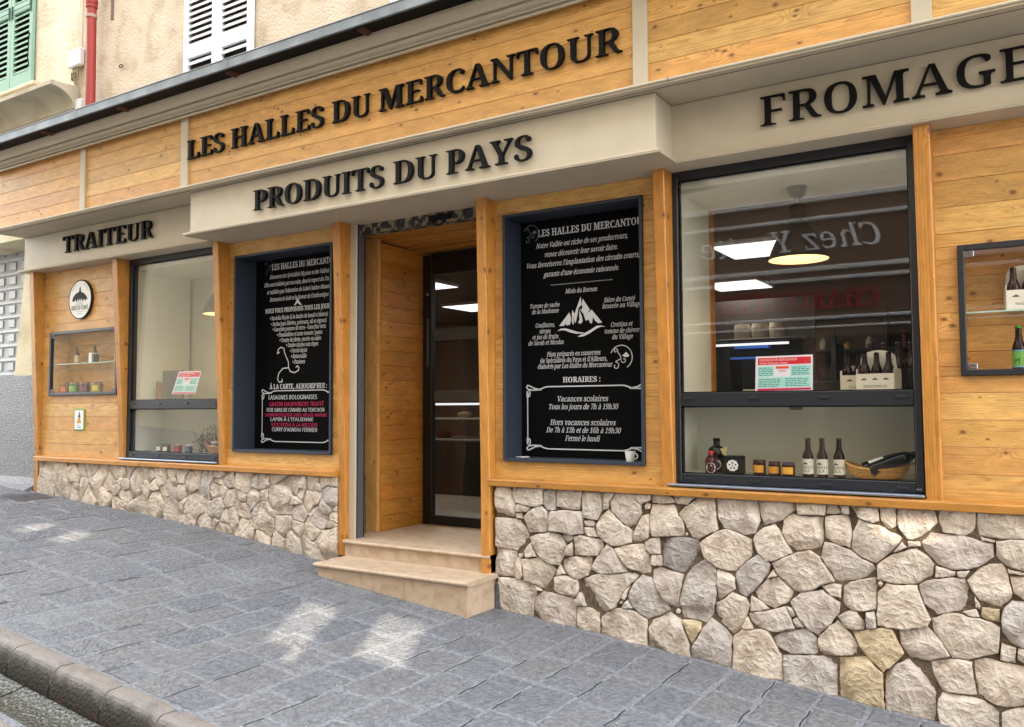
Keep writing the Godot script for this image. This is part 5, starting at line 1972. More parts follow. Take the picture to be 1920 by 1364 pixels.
	b.box(Vector3(0.66, 1.02, -0.25), Vector3(0.70, 1.56, 0.15))
	put("upright", b.mesh(), dark, cs)
	b = MB.new()
	b.box(Vector3(-0.15, 1.02, -0.1), Vector3(0.10, 1.16, 0.15), 0.01)
	b.box(Vector3(0.30, 1.02, -0.1), Vector3(0.52, 1.14, 0.15), 0.01)
	put("tray", b.mesh(), flat(Color(0.60, 0.57, 0.45), 0.5), cs)


func strip_light(parent: Node3D, at: Vector3, half: float) -> void:
	var em := flat(Color(1, 1, 1), 0.5)
	em.emission_enabled = true
	em.emission = Color(1, 1, 1)
	em.emission_energy_multiplier = 0.35
	var b := MB.new()
	b.box(Vector3(-half, -0.012, -0.02), Vector3(half, 0.012, 0.02), 0.003)
	put("strip_light", b.mesh(), em, parent, at)
	var l := AreaLight3D.new()
	l.name = "light"
	l.area_size = Vector2(half * 2.0, 0.03)
	l.light_energy = 0.02
	l.area_range = 5.0
	l.shadow_enabled = true
	l.rotation.x = -PI / 2
	l.position = at + Vector3(0, -0.016, 0)
	parent.add_child(l)


func pendant(at: Vector3, label: String, mat: Material) -> void:
	var o := thing("pendant_lamp", label, "lamp", at)
	var b := MB.new()
	b.lathe(PackedVector2Array([Vector2(0.0, -0.075), Vector2(0.022, -0.072), Vector2(0.045, -0.050), Vector2(0.058, -0.015), Vector2(0.060, 0.0)]), 24)
	put("ceiling_cup", b.mesh(), mat, o)
	b = MB.new()
	b.tube(PackedVector3Array([Vector3(0, -0.07, 0), Vector3(0, -0.115, 0)]), 0.004, 6)
	put("hook", b.mesh(), flat(Color(0.75, 0.6, 0.3), 0.3, 0.8), o)
	b = MB.new()
	var pr := PackedVector2Array([Vector2(0.0, -0.10), Vector2(0.036, -0.105), Vector2(0.048, -0.125), Vector2(0.050, -0.20), Vector2(0.060, -0.225), Vector2(0.095, -0.27), Vector2(0.135, -0.335), Vector2(0.163, -0.40), Vector2(0.176, -0.446)])
	var rev := PackedVector2Array()
	for i in range(pr.size() - 1, -1, -1):
		rev.append(pr[i])
	b.lathe(rev, 32)
	put("shade", b.mesh(), mat, o)
	b = MB.new()
	b.lathe(PackedVector2Array([Vector2(0.046, -0.215), Vector2(0.09, -0.273), Vector2(0.13, -0.337), Vector2(0.158, -0.40), Vector2(0.1745, -0.446)]), 32)
	var lin := flat(Color(0.92, 0.85, 0.70), 0.6)
	lin.emission_enabled = true
	lin.emission = Color(1.0, 0.86, 0.66)
	lin.emission_energy_multiplier = 0.12
	put("lining", b.mesh(), lin, o)
	b = MB.new()
	b.lathe(PackedVector2Array([Vector2(0.0, -0.40), Vector2(0.03, -0.39), Vector2(0.042, -0.36), Vector2(0.03, -0.31), Vector2(0.018, -0.25), Vector2(0.0, -0.24)]), 16)
	var bm := flat(Color(1, 1, 1), 0.5)
	bm.emission_enabled = true
	bm.emission = Color(1.0, 0.86, 0.66)
	bm.emission_energy_multiplier = 0.5
	put("bulb", b.mesh(), bm, o)
	var l := OmniLight3D.new()
	l.name = "light"
	l.light_energy = 0.03
	l.light_size = 0.04
	l.omni_range = 8.0
	l.omni_attenuation = 2.0
	l.light_color = Color(1.0, 0.86, 0.66)
	l.shadow_enabled = true
	l.position = Vector3(0, -0.345, 0)
	o.add_child(l)


# ---------------------------------------------------------------- raised signs
func build_signs() -> void:
	var a := thing("sign", "raised dark letters LES HALLES DU MERCANTOUR on the upper timber band", "sign")
	letters(a, "LES HALLES DU MERCANTOUR", -5.862, -1.955, 3.698, 0.158, 0.447, 0.026, sign_font, mats.letter)
	var b := thing("sign", "raised dark letters PRODUITS DU PAYS on the cream fascia over the door", "sign")
	letters(b, "PRODUITS DU PAYS", -5.105, -2.57, 3.182, 0.160, 0.408, 0.026, sign_font, mats.letter)
	var c := thing("sign", "raised dark letters TRAITEUR on the cream fascia over the deli window", "sign")
	letters(c, "TRAITEUR", -8.185, -6.735, 3.206, 0.168, 0.148, 0.024, sign_font, mats.letter)
	var d := thing("sign", "raised black letters FROMAGE, cut off by the picture's edge, over the cheese window", "sign")
	letters(d, "FROMAGE", -1.262, 0.06, 3.212, 0.168, 0.150, 0.022, sign_font, mats.letter)


# ---------------------------------------------------------------- menu boards
func board_box(o: Node3D, r: Array, zb: float) -> void:
	var t := 0.020
	var b := MB.new()
	b.box(Vector3(r[0], r[1], zb - 0.02), Vector3(r[0] + t, r[3], 0.026), 0.002)
	b.box(Vector3(r[2] - t, r[1], zb - 0.02), Vector3(r[2], r[3], 0.026), 0.002)
	b.box(Vector3(r[0] + t, r[1], zb - 0.02), Vector3(r[2] - t, r[1] + t, 0.026), 0.002)
	b.box(Vector3(r[0] + t, r[3] - t, zb - 0.02), Vector3(r[2] - t, r[3], 0.026), 0.002)
	put("frame", b.mesh(), mats.blue_grey, o)
	box("back_panel", Vector3(r[0] + t, r[1] + t, zb - 0.02), Vector3(r[2] - t, r[3] - t, zb - 0.002), mats.board, o)


func print_rows(o: Node3D, rows: Array, z: float) -> void:
	for r in rows:
		var f: Font = serif
		var sl := 0.0
		var m: Material = mats.print_white
		match r[5]:
			"b": f = serif_bold
			"bi":
				f = serif
				sl = 0.2
			"i": sl = 0.28
			"h":
				f = sans
				sl = 0.06
			"p":
				f = sans
				sl = 0.06
				m = mats.print_pink
		line_of_text("lettering", r[0], r[1], r[2], r[3], r[4], z, f, sl, m, o, 0.0012, 3.0)


func curl(c: Vector2, r: float, a0: float, turns: float, k := 16) -> PackedVector2Array:
	var o := PackedVector2Array()
	for i in k + 1:
		var t := float(i) / k
		o.append(c + Vector2.from_angle(a0 + TAU * turns * t) * r * (1.0 - 0.72 * t))
	return o


# the scrolled border round the hours and the day's dishes
func border(o: Node3D, x0: float, y0: float, x1: float, y1: float, z: float) -> void:
	var b := MB.new()
	var m := 0.16
	b.band(PackedVector2Array([Vector2(x0 + m, y1), Vector2(x1 - m, y1)]), 0.008, z)
	b.band(PackedVector2Array([Vector2(x0 + m, y0), Vector2(x1 - m, y0)]), 0.008, z)
	b.band(PackedVector2Array([Vector2(x0, y0 + 0.08), Vector2(x0, y1 - 0.08)]), 0.008, z)
	b.band(PackedVector2Array([Vector2(x1, y0 + 0.08), Vector2(x1, y1 - 0.08)]), 0.008, z)
	for sx in [1.0, -1.0]:
		for sy in [1.0, -1.0]:
			var cx := x0 if sx > 0 else x1
			var cy := y1 if sy > 0 else y0
			var q := PackedVector2Array()
			for p in [[m, 0.0], [m - 0.03, -0.006], [m - 0.06, -0.018], [0.06, -0.012], [0.02, 0.006], [0.0, 0.012], [-0.008, 0.0], [0.004, -0.016], [0.04, -0.022], [m - 0.05, -0.020]]:
				q.append(Vector2(cx + sx * p[0], cy + sy * p[1]))
			b.band(q, 0.009, z)
			q = PackedVector2Array()
			for p in [[0.002, -0.014], [0.02, -0.035], [0.018, -0.06], [0.004, -0.07], [0.006, -0.045], [-0.004, -0.03], [-0.006, -0.06], [0.0, -0.08]]:
				q.append(Vector2(cx + sx * p[0], cy + sy * p[1]))
			b.band(q, 0.008, z)
	put("border", b.mesh(), mats.print_white, o)


func scroll_logo(o: Node3D, c: Vector2, r: float, z: float, mat: Material) -> void:
	var b := MB.new()
	b.band(ring_path(c, r, r, 22, -1.0, 2.75), r * 0.07, z)
	b.band(curl(c + Vector2(-r * 0.5, -r * 0.72), r * 0.34, 1.6, -0.9), r * 0.06, z)
	b.band(PackedVector2Array([c + Vector2(-r * 0.5, -r * 0.35), c + Vector2(-r * 0.2, -r * 0.2), c + Vector2(-r * 0.02, -r * 0.16), c + Vector2(-r * 0.05, r * 0.1), c + Vector2(-r * 0.28, r * 0.4)]), r * 0.06, z)
	b.band(curl(c + Vector2(-r * 0.5, r * 0.55), r * 0.22, -0.6, 1.1), r * 0.06, z)
	b.band(curl(c + Vector2(r * 0.24, -r * 0.24), r * 0.26, 3.3, 0.8), r * 0.06, z)
	b.poly(PackedVector2Array([c + Vector2(r * 0.1, r * 0.14), c + Vector2(r * 0.30, r * 0.30), c + Vector2(r * 0.46, r * 0.42), c + Vector2(r * 0.60, r * 0.28), c + Vector2(r * 0.76, r * 0.12), c + Vector2(r * 0.6, 0.0), c + Vector2(r * 0.3, 0.0)]), z)
	put("emblem", b.mesh(), mat, o)


func build_boards() -> void:
	var o := thing("menu_board", "deep blue-grey framed black board with opening hours and a white mountain emblem", "notice board")
	board_box(o, BOARD_R, -0.185)
	right_print(o)
	border(o, -2.99, 1.366, -2.11, 1.79, -0.1815)
	scroll_logo(o, Vector2(-2.278, 1.973), 0.078, -0.1815, mats.print_white)
	scroll_logo(o, Vector2(-2.955, 2.858), 0.062, -0.1815, flat(Color(0.42, 0.42, 0.43), 0.6))
	var b := MB.new()
	b.band(PackedVector2Array([Vector2(-2.80, 2.487), Vector2(-2.333, 2.487)]), 0.005, -0.1815)
	put("rule", b.mesh(), flat(Color(0.5, 0.5, 0.5), 0.6), o)
	var p := thing("menu_board", "deep blue-grey framed black board with a dish list and handwritten white and pink lines", "notice board")
	board_box(p, BOARD_L, -0.20)
	left_print(p)
	border(p, -5.68, 1.368, -4.80, 1.80, -0.1965)
	scroll_logo(p, Vector2(-5.618, 2.872), 0.062, -0.1965, flat(Color(0.30, 0.30, 0.31), 0.6))
	b = MB.new()
	var t := PackedVector2Array()
	for q in [[-5.31, 2.515], [-5.285, 2.545], [-5.262, 2.585], [-5.24, 2.55], [-5.205, 2.515], [-5.25, 2.53], [-5.262, 2.545], [-5.275, 2.53]]:
		t.append(Vector2(q[0], q[1]))
	b.poly(t, -0.1965)
	# the long scroll beside the list
	var c := PackedVector2Array()
	for q in [[-5.475, 2.131], [-5.50, 2.118], [-5.493, 2.149], [-5.46, 2.172], [-5.42, 2.160], [-5.415, 2.129], [-5.391, 2.086], [-5.365, 2.044], [-5.362, 1.994], [-5.43, 1.99], [-5.48, 1.95], [-5.495, 1.90], [-5.471, 1.872], [-5.435, 1.879], [-5.44, 1.90]]:
		c.append(Vector2(q[0], q[1]))
	b.band(c, 0.009, -0.1965)
	c = PackedVector2Array()
	for q in [[-5.362, 1.994], [-5.342, 1.962], [-5.29, 1.95], [-5.245, 1.968], [-5.238, 1.99], [-5.255, 2.007], [-5.275, 1.995]]:
		c.append(Vector2(q[0], q[1]))
	b.band(c, 0.009, -0.1965)
	put("emblem", b.mesh(), mats.print_white, p)


func right_print(o: Node3D) -> void:
	var rows := [
		["LES HALLES DU MERCANTOUR",-2.905,-2.084,2.832,0.0480,"b"], ["Notre Vallée est riche de ses producteurs,",-2.919,-2.223,2.752,0.0340,"i"],
		["venez découvrir leur savoir faire.",-2.853,-2.296,2.686,0.0340,"i"], ["Vous favoriserez l'implantation des circuits courts,",-3.000,-2.142,2.619,0.0340,"i"],
		["garants d'une économie raisonnée.",-2.858,-2.288,2.548,0.0340,"i"], ["Miels du Boreon",-2.689,-2.450,2.421,0.0300,"bi"],
		["Tomme de vache",-2.971,-2.734,2.336,0.0300,"bi"], ["de la Madonne",-2.955,-2.742,2.296,0.0300,"bi"],
		["Bière du Comté",-2.400,-2.178,2.340,0.0300,"bi"], ["brassée au Village",-2.413,-2.135,2.300,0.0300,"bi"],
		["Confitures,",-2.927,-2.772,2.200,0.0300,"bi"], ["sirops",-2.895,-2.806,2.159,0.0300,"bi"],
		["et jus de fruits",-2.952,-2.745,2.119,0.0300,"bi"], ["de Sarah et Nicolas",-2.986,-2.704,2.079,0.0300,"bi"],
		["Crottins et",-2.354,-2.198,2.175,0.0300,"bi"], ["tomme de chèvre",-2.399,-2.151,2.133,0.0300,"bi"],
		["du Village",-2.345,-2.196,2.093,0.0300,"bi"], ["Plats préparés en conserves",-2.837,-2.430,1.996,0.0310,"bi"],
		["de Spécialités du Pays et d'Ailleurs,",-2.888,-2.379,1.954,0.0310,"r"], ["élaborés par Les Halles du Mercantour",-2.911,-2.345,1.914,0.0310,"bi"],
		["HORAIRES :",-2.714,-2.428,1.817,0.0360,"b"], ["Vacances scolaires",-2.760,-2.377,1.688,0.0360,"bi"],
		["Tous les jours de 7h à 19h30",-2.828,-2.309,1.635,0.0350,"i"], ["Hors vacances scolaires",-2.815,-2.325,1.529,0.0360,"bi"],
		["De 7h à 13h et de 16h à 19h30",-2.846,-2.292,1.478,0.0350,"i"], ["Fermé le lundi",-2.701,-2.443,1.423,0.0350,"i"]]
	print_rows(o, rows, -0.185)
	var peaks := [
		PackedVector2Array([Vector2(-2.737, 2.202), Vector2(-2.657, 2.290), Vector2(-2.644, 2.253), Vector2(-2.650, 2.211), Vector2(-2.658, 2.205), Vector2(-2.679, 2.203), Vector2(-2.685, 2.210), Vector2(-2.679, 2.228), Vector2(-2.691, 2.208), Vector2(-2.703, 2.200)]),
		PackedVector2Array([Vector2(-2.633, 2.305), Vector2(-2.618, 2.278), Vector2(-2.570, 2.391), Vector2(-2.567, 2.364), Vector2(-2.564, 2.337), Vector2(-2.588, 2.313), Vector2(-2.595, 2.271), Vector2(-2.610, 2.214), Vector2(-2.619, 2.230), Vector2(-2.627, 2.262), Vector2(-2.622, 2.209), Vector2(-2.631, 2.207), Vector2(-2.640, 2.231), Vector2(-2.636, 2.263), Vector2(-2.639, 2.274)]),
		PackedVector2Array([Vector2(-2.555, 2.376), Vector2(-2.502, 2.299), Vector2(-2.524, 2.272), Vector2(-2.489, 2.298), Vector2(-2.412, 2.207), Vector2(-2.438, 2.203), Vector2(-2.464, 2.221), Vector2(-2.478, 2.248), Vector2(-2.487, 2.207), Vector2(-2.499, 2.206), Vector2(-2.513, 2.234), Vector2(-2.533, 2.225), Vector2(-2.550, 2.273), Vector2(-2.568, 2.295), Vector2(-2.556, 2.321), Vector2(-2.563, 2.337)]),
		PackedVector2Array([Vector2(-2.568, 2.311), Vector2(-2.577, 2.291), Vector2(-2.562, 2.258), Vector2(-2.557, 2.221), Vector2(-2.572, 2.207), Vector2(-2.590, 2.215), Vector2(-2.580, 2.238), Vector2(-2.583, 2.275), Vector2(-2.578, 2.301)]),
		PackedVector2Array([Vector2(-2.752, 2.168), Vector2(-2.724, 2.183), Vector2(-2.685, 2.183), Vector2(-2.643, 2.170), Vector2(-2.590, 2.153), Vector2(-2.546, 2.148), Vector2(-2.561, 2.141), Vector2(-2.608, 2.143), Vector2(-2.655, 2.155), Vector2(-2.691, 2.169), Vector2(-2.715, 2.172)]),
		PackedVector2Array([Vector2(-2.597, 2.123), Vector2(-2.549, 2.142), Vector2(-2.496, 2.165), Vector2(-2.453, 2.188), Vector2(-2.421, 2.188), Vector2(-2.389, 2.179), Vector2(-2.421, 2.180), Vector2(-2.456, 2.168), Vector2(-2.502, 2.142), Vector2(-2.543, 2.125), Vector2(-2.573, 2.120)])]
	for q in peaks:
		var b := MB.new()
		b.poly(q, -0.1815)
		put("emblem", b.mesh(), mats.print_white, o)


func left_print(o: Node3D) -> void:
	var rows := [
		["LES HALLES DU MERCANTOUR",-5.582,-4.791,2.845,0.0520,"b"], ["Découvrez les Spécialités Niçoises et des Vallées",-5.609,-4.906,2.770,0.0340,"i"],
		["Elles sont réalisées par nos soins, dans le respect des Tra",-5.677,-4.906,2.704,0.0340,"i"], ["et validées par l'obtention du Label Cuisine Nissarde",-5.642,-4.875,2.639,0.0340,"i"],
		["Retrouvez le Goût et la Saveur de l'Authentique",-5.606,-4.910,2.573,0.0340,"i"], ["NOUS VOUS PROPOSONS TOUS LES JOURS",-5.659,-4.874,2.472,0.0400,"b"],
		["• Raviolis Niçois (à la daube de bœuf et blettes)",-5.599,-4.911,2.410,0.0340,"r"], ["• Barba juan (blettes, poireaux, ail et oignon)",-5.584,-4.926,2.359,0.0340,"r"],
		["• Gnocchis pomme de terre - Gnocchis verts",-5.564,-4.935,2.312,0.0340,"r"], ["• Pissaladière et tarte tomate / pesto",-5.510,-4.974,2.263,0.0340,"r"],
		["• Tourte de blette, sucrée ou salée",-5.476,-4.988,2.215,0.0340,"r"], ["• Daube niçoise aux cèpes",-5.397,-5.021,2.170,0.0340,"r"],
		["• Farcis niçois",-5.354,-5.150,2.122,0.0340,"bi"], ["• Ratatouille",-5.341,-5.155,2.073,0.0340,"bi"],
		["• Panisses",-5.322,-5.174,2.026,0.0340,"bi"], ["À LA CARTE, AUJOURD'HUI :",-5.595,-4.917,1.815,0.0420,"b"],
		["LASAGNES BOLOGNAISES",-5.610,-5.029,1.726,0.0360,"h"], ["GRATIN DAUPHINOIS TRUFFÉ",-5.599,-4.950,1.668,0.0360,"p"],
		["FOIE GRAS DE CANARD AU TORCHON",-5.631,-4.943,1.621,0.0320,"h"], ["SAUMON D'ÉCOSSE LABEL ROUGE MARINÉ",-5.652,-4.913,1.581,0.0260,"p"],
		["LAPIN À L'ITALIENNE",-5.584,-5.069,1.542,0.0300,"h"], ["STOCKFISH À LA NIÇOISE",-5.574,-5.018,1.496,0.0300,"p"],
		["CURRY D'AGNEAU FERMIER",-5.563,-5.024,1.455,0.0320,"h"]]
	print_rows(o, rows, -0.20)


# ---------------------------------------------------------------- things in the windows
func peak_icon(w: float) -> ArrayMesh:
	var b := MB.new()
	var p := PackedVector2Array()
	for q in [[-0.5, -0.12], [-0.36, 0.08], [-0.14, 0.16], [-0.05, 0.14], [-0.04, 0.3], [0.0, 0.38], [0.05, 0.3], [0.05, 0.14], [0.16, 0.16], [0.36, 0.06], [0.5, -0.12], [0.36, -0.05], [0.26, -0.12], [0.18, -0.02], [0.10, -0.14], [0.03, -0.02], [0.0, -0.2], [-0.06, -0.02], [-0.14, -0.12], [-0.22, -0.02], [-0.32, -0.1]]:
		p.append(Vector2(q[0], q[1]) * w)
	b.poly(p, 0.0)
	return b.mesh()


func beer_bottle(label: String, at: Vector3, sc := 1.0, cap_col := Color(0.25, 0.24, 0.22), label_col := Color(0.83, 0.80, 0.73), plain := false) -> Node3D:
	var o := thing("beer_bottle", label, "bottle", at)
	var b := MB.new()
	var pr := PackedVector2Array()
	for q in [[0.0, 0.0], [0.027, 0.0], [0.030, 0.004], [0.0302, 0.105], [0.0295, 0.117], [0.026, 0.130], [0.0205, 0.143], [0.0165, 0.155], [0.0142, 0.180], [0.0132, 0.206], [0.0146, 0.208], [0.0146, 0.216], [0.013, 0.218], [0.0, 0.219]]:
		pr.append(Vector2(q[0], q[1]) * sc)
	b.lathe(pr, 28)
	put("glass", b.mesh(), mats.bottle, o)
	b = MB.new()
	b.lathe(PackedVector2Array([Vector2(0.0155, 0.210) * sc, Vector2(0.0155, 0.2165) * sc, Vector2(0.013, 0.221) * sc, Vector2(0.0, 0.2215) * sc]), 20)
	put("cap", b.mesh(), flat(cap_col, 0.35, 0.5), o)
	b = MB.new()
	b.lathe(PackedVector2Array([Vector2(0.0308, 0.018) * sc, Vector2(0.0308, 0.103) * sc]), 28)
	put("label", b.mesh(), flat(label_col, 0.7), o)
	if not plain:
		var turn := rng.randf_range(-0.5, 0.3)
		var pk := put("label_print", bent(peak_icon(0.036), 0.0312 * sc, Transform3D(Basis(), Vector3(0, 0.075 * sc, 0.0))), mats.black, o)
		pk.rotation.y = turn
		for s in [["MOUNTA", 0.050, 0.019], ["COLA", 0.030, 0.019]]:
			var tm := text_mesh(s[0], sans, 0.00036, 0.0002, 3.0)
			tm.horizontal_alignment = HORIZONTAL_ALIGNMENT_CENTER
			var t := put("label_print", bent(tm, 0.0313 * sc, Transform3D(Basis(), Vector3(0, (s[1] - 0.008) * sc, 0.0))), mats.black, o)
			t.rotation.y = turn
	o.rotation.y = -0.25
	return o


func jam_jar(called: String, label: String, at: Vector3, band: Color, lid: Color, r := 0.036, h := 0.085, body := Color(0.16, 0.04, 0.02)) -> Node3D:
	var o := thing(called, label, "jar", at)
	var b := MB.new()
	b.lathe(PackedVector2Array([Vector2(0.0, 0.0), Vector2(r * 0.9, 0.0), Vector2(r, 0.006), Vector2(r, h * 0.76), Vector2(r * 0.88, h * 0.82), Vector2(0.0, h * 0.83)]), 24)
	var bm := flat(body, 0.1)
	put("glass", b.mesh(), bm, o)
	b = MB.new()
	b.lathe(PackedVector2Array([Vector2(r * 0.95, h * 0.80), Vector2(r * 0.97, h * 0.81), Vector2(r * 0.97, h * 0.97), Vector2(r * 0.9, h), Vector2(0.0, h)]), 24)
	put("lid", b.mesh(), flat(lid, 0.35, 0.3), o)
	b = MB.new()
	for k in 13:
		var a := -0.95 + 1.9 * k / 13.0
		var c := -0.95 + 1.9 * (k + 1) / 13.0
		var rr := r * 1.015
		b.quad(Vector3(sin(a) * rr, h * 0.18, cos(a) * rr), Vector3(sin(c) * rr, h * 0.18, cos(c) * rr), Vector3(sin(c) * rr, h * 0.66, cos(c) * rr), Vector3(sin(a) * rr, h * 0.66, cos(a) * rr), Vector3(sin(a), 0, cos(a)))
	put("label", b.mesh(), flat(band, 0.7), o)
	return o


func round_emblem(parent: Node3D, r: float, at: Vector3, bend_r := 0.0) -> void:
	var d := MB.new()
	var p := PackedVector2Array()
	for k in 24:
		p.append(Vector2.from_angle(TAU * k / 24.0) * r * (1.0 + 0.06 * sin(k * 2.4)))
	d.poly(p, 0.0)
	var e := MB.new()
	for q in [[0.0, 0.48, 0.20, 0.26], [-0.55, 0.15, 0.13, 0.2], [0.55, 0.15, 0.13, 0.2], [-0.32, -0.45, 0.2, 0.14], [0.3, -0.42, 0.16, 0.18], [0.0, -0.05, 0.16, 0.10]]:
		e.poly(ring_path(Vector2(q[0], q[1]) * r, q[2] * r, q[3] * r, 12), 0.0006)
	var f := MB.new()
	f.poly(ring_path(Vector2(0.02, 0.48) * r, 0.09 * r, 0.15 * r, 10), 0.0011)
	for m in [[d, "white"], [e, "black"], [f, "white"]]:
		var me: Mesh = m[0].mesh()
		if bend_r > 0.0:
			me = bent(me, bend_r)
		put("emblem", me, mats[m[1]], parent, at)


func basket(o: Node3D, rx: float, rz: float, h: float) -> void:
	var b := MB.new()
	for k in 7:
		var t := k / 6.0
		var s := lerpf(0.62, 1.0, sqrt(t))
		var ring := PackedVector3Array()
		for i in 37:
			var a := TAU * i / 36.0
			ring.append(Vector3(cos(a) * rx * s * (1.0 + 0.012 * (1 if (i + k) % 2 == 0 else -1)), 0.006 + h * t + 0.03 * t * t * pow(absf(cos(a)), 3.0), sin(a) * rz * s * (1.0 + 0.012 * (1 if (i + k) % 2 == 0 else -1))))
		b.tube(ring, 0.0062 if k < 6 else 0.0085, 6)
	put("weave", b.mesh(), mats.wicker, o)
	b = MB.new()
	for i in 22:
		var a := TAU * i / 22.0
		var pts := PackedVector3Array()
		for k in 5:
			var t := k / 4.0
			var s := lerpf(0.62, 1.0, sqrt(t)) * 1.01
			pts.append(Vector3(cos(a) * rx * s, 0.006 + h * t + 0.03 * t * t * pow(absf(cos(a)), 3.0), sin(a) * rz * s))
		b.tube(pts, 0.004, 5)
	put("rib", b.mesh(), mats.wicker, o)
	b = MB.new()
	b.lathe(PackedVector2Array([Vector2(0.0, 0.004), Vector2(0.66, 0.004), Vector2(0.66, 0.012), Vector2(0.0, 0.012)]), 28, Vector3.ZERO, true, rx, rz)
	put("base", b.mesh(), mats.wicker, o)
	for s in [1.0, -1.0]:
		b = MB.new()
		var pts := PackedVector3Array()
		for k in 9:
			var a := PI * k / 8.0
			pts.append(Vector3(s * (rx * 0.99 + 0.035 * sin(a)), h + 0.032 + 0.012 * sin(a), rz * 0.30 * cos(a)))
		b.tube(pts, 0.007, 6)
		put("handle", b.mesh(), mats.wicker, o)


func wine_bottle(label: String, at: Vector3, dir: Vector3, with_label: bool) -> void:
	var o := thing("wine_bottle", label, "bottle", at)
	var b := MB.new()
	b.lathe(PackedVector2Array([Vector2(0.0, 0.012), Vector2(0.02, 0.004), Vector2(0.034, 0.0), Vector2(0.038, 0.005), Vector2(0.038, 0.17), Vector2(0.034, 0.195), Vector2(0.018, 0.225), Vector2(0.0145, 0.245), Vector2(0.014, 0.285), Vector2(0.016, 0.288), Vector2(0.016, 0.298), Vector2(0.0, 0.299)]), 28)
	put("glass", b.mesh(), mats.bottle_green, o)
	b = MB.new()
	b.lathe(PackedVector2Array([Vector2(0.0152, 0.235), Vector2(0.0150, 0.286), Vector2(0.0165, 0.29), Vector2(0.0165, 0.3), Vector2(0.0, 0.3005)]), 20)
	put("foil", b.mesh(), mats.black, o)
	if with_label:
		b = MB.new()
		b.lathe(PackedVector2Array([Vector2(0.0385, 0.035), Vector2(0.0385, 0.115)]), 28)
		put("label", b.mesh(), mats.white, o)
	o.basis = Basis(Quaternion(Vector3.UP, dir.normalized()))


func carrier(label: String, at: Vector3, turn: float, with_handle := true) -> Node3D:
	# card six-pack carrier: tray, printed side, handle, bottles' necks standing out of it
	var o := thing("beer_carrier", label, "carrier", at)
	var b := MB.new()
	b.box(Vector3(-0.10, 0.0, -0.068), Vector3(0.10, 0.11, -0.064))
	b.box(Vector3(-0.10, 0.0, -0.064), Vector3(-0.097, 0.125, 0.064))
	b.box(Vector3(0.097, 0.0, -0.064), Vector3(0.10, 0.125, 0.064))
	b.box(Vector3(-0.10, 0.0, 0.064), Vector3(0.10, 0.098, 0.068))
	put("tray", b.mesh(), mats.label, o)
	if with_handle:
		b = MB.new()
		var p := PackedVector2Array([Vector2(-0.10, 0.10)])
		for k in 11:
			var a := PI - PI * k / 10.0
			p.append(Vector2(0.092 * cos(a), 0.185 + 0.045 * sin(a)))
		p.append(Vector2(0.10, 0.10))
		b.ext(p, 2, -0.002, 0.002)
		put("handle", b.mesh(), mats.label, o)
	for k in 3:
		b = MB.new()
		b.lathe(PackedVector2Array([Vector2(0.0, 0.004), Vector2(0.030, 0.004), Vector2(0.0302, 0.115), Vector2(0.026, 0.132), Vector2(0.0205, 0.145), Vector2(0.0165, 0.157), Vector2(0.0142, 0.182), Vector2(0.0145, 0.213), Vector2(0.0, 0.219)]), 20)
		put("bottle", b.mesh(), mats.bottle, o, Vector3(-0.064 + 0.064 * k, 0, 0.032))
		put("bottle", b.mesh(), mats.bottle, o, Vector3(-0.064 + 0.064 * k, 0, -0.032))
		var ic := put("print", peak_icon(0.034), mats.black, o, Vector3(-0.058 + 0.058 * k, 0.066, 0.0685))
		ic.name = "print"
	var tm := text_mesh("TRADITION DU", sans, 0.00030, 0.0004, 3.0)
	tm.horizontal_alignment = HORIZONTAL_ALIGNMENT_CENTER
	put("print", tm, mats.black, o, Vector3(0, 0.016, 0.0685))
	o.rotation.y = turn
	return o


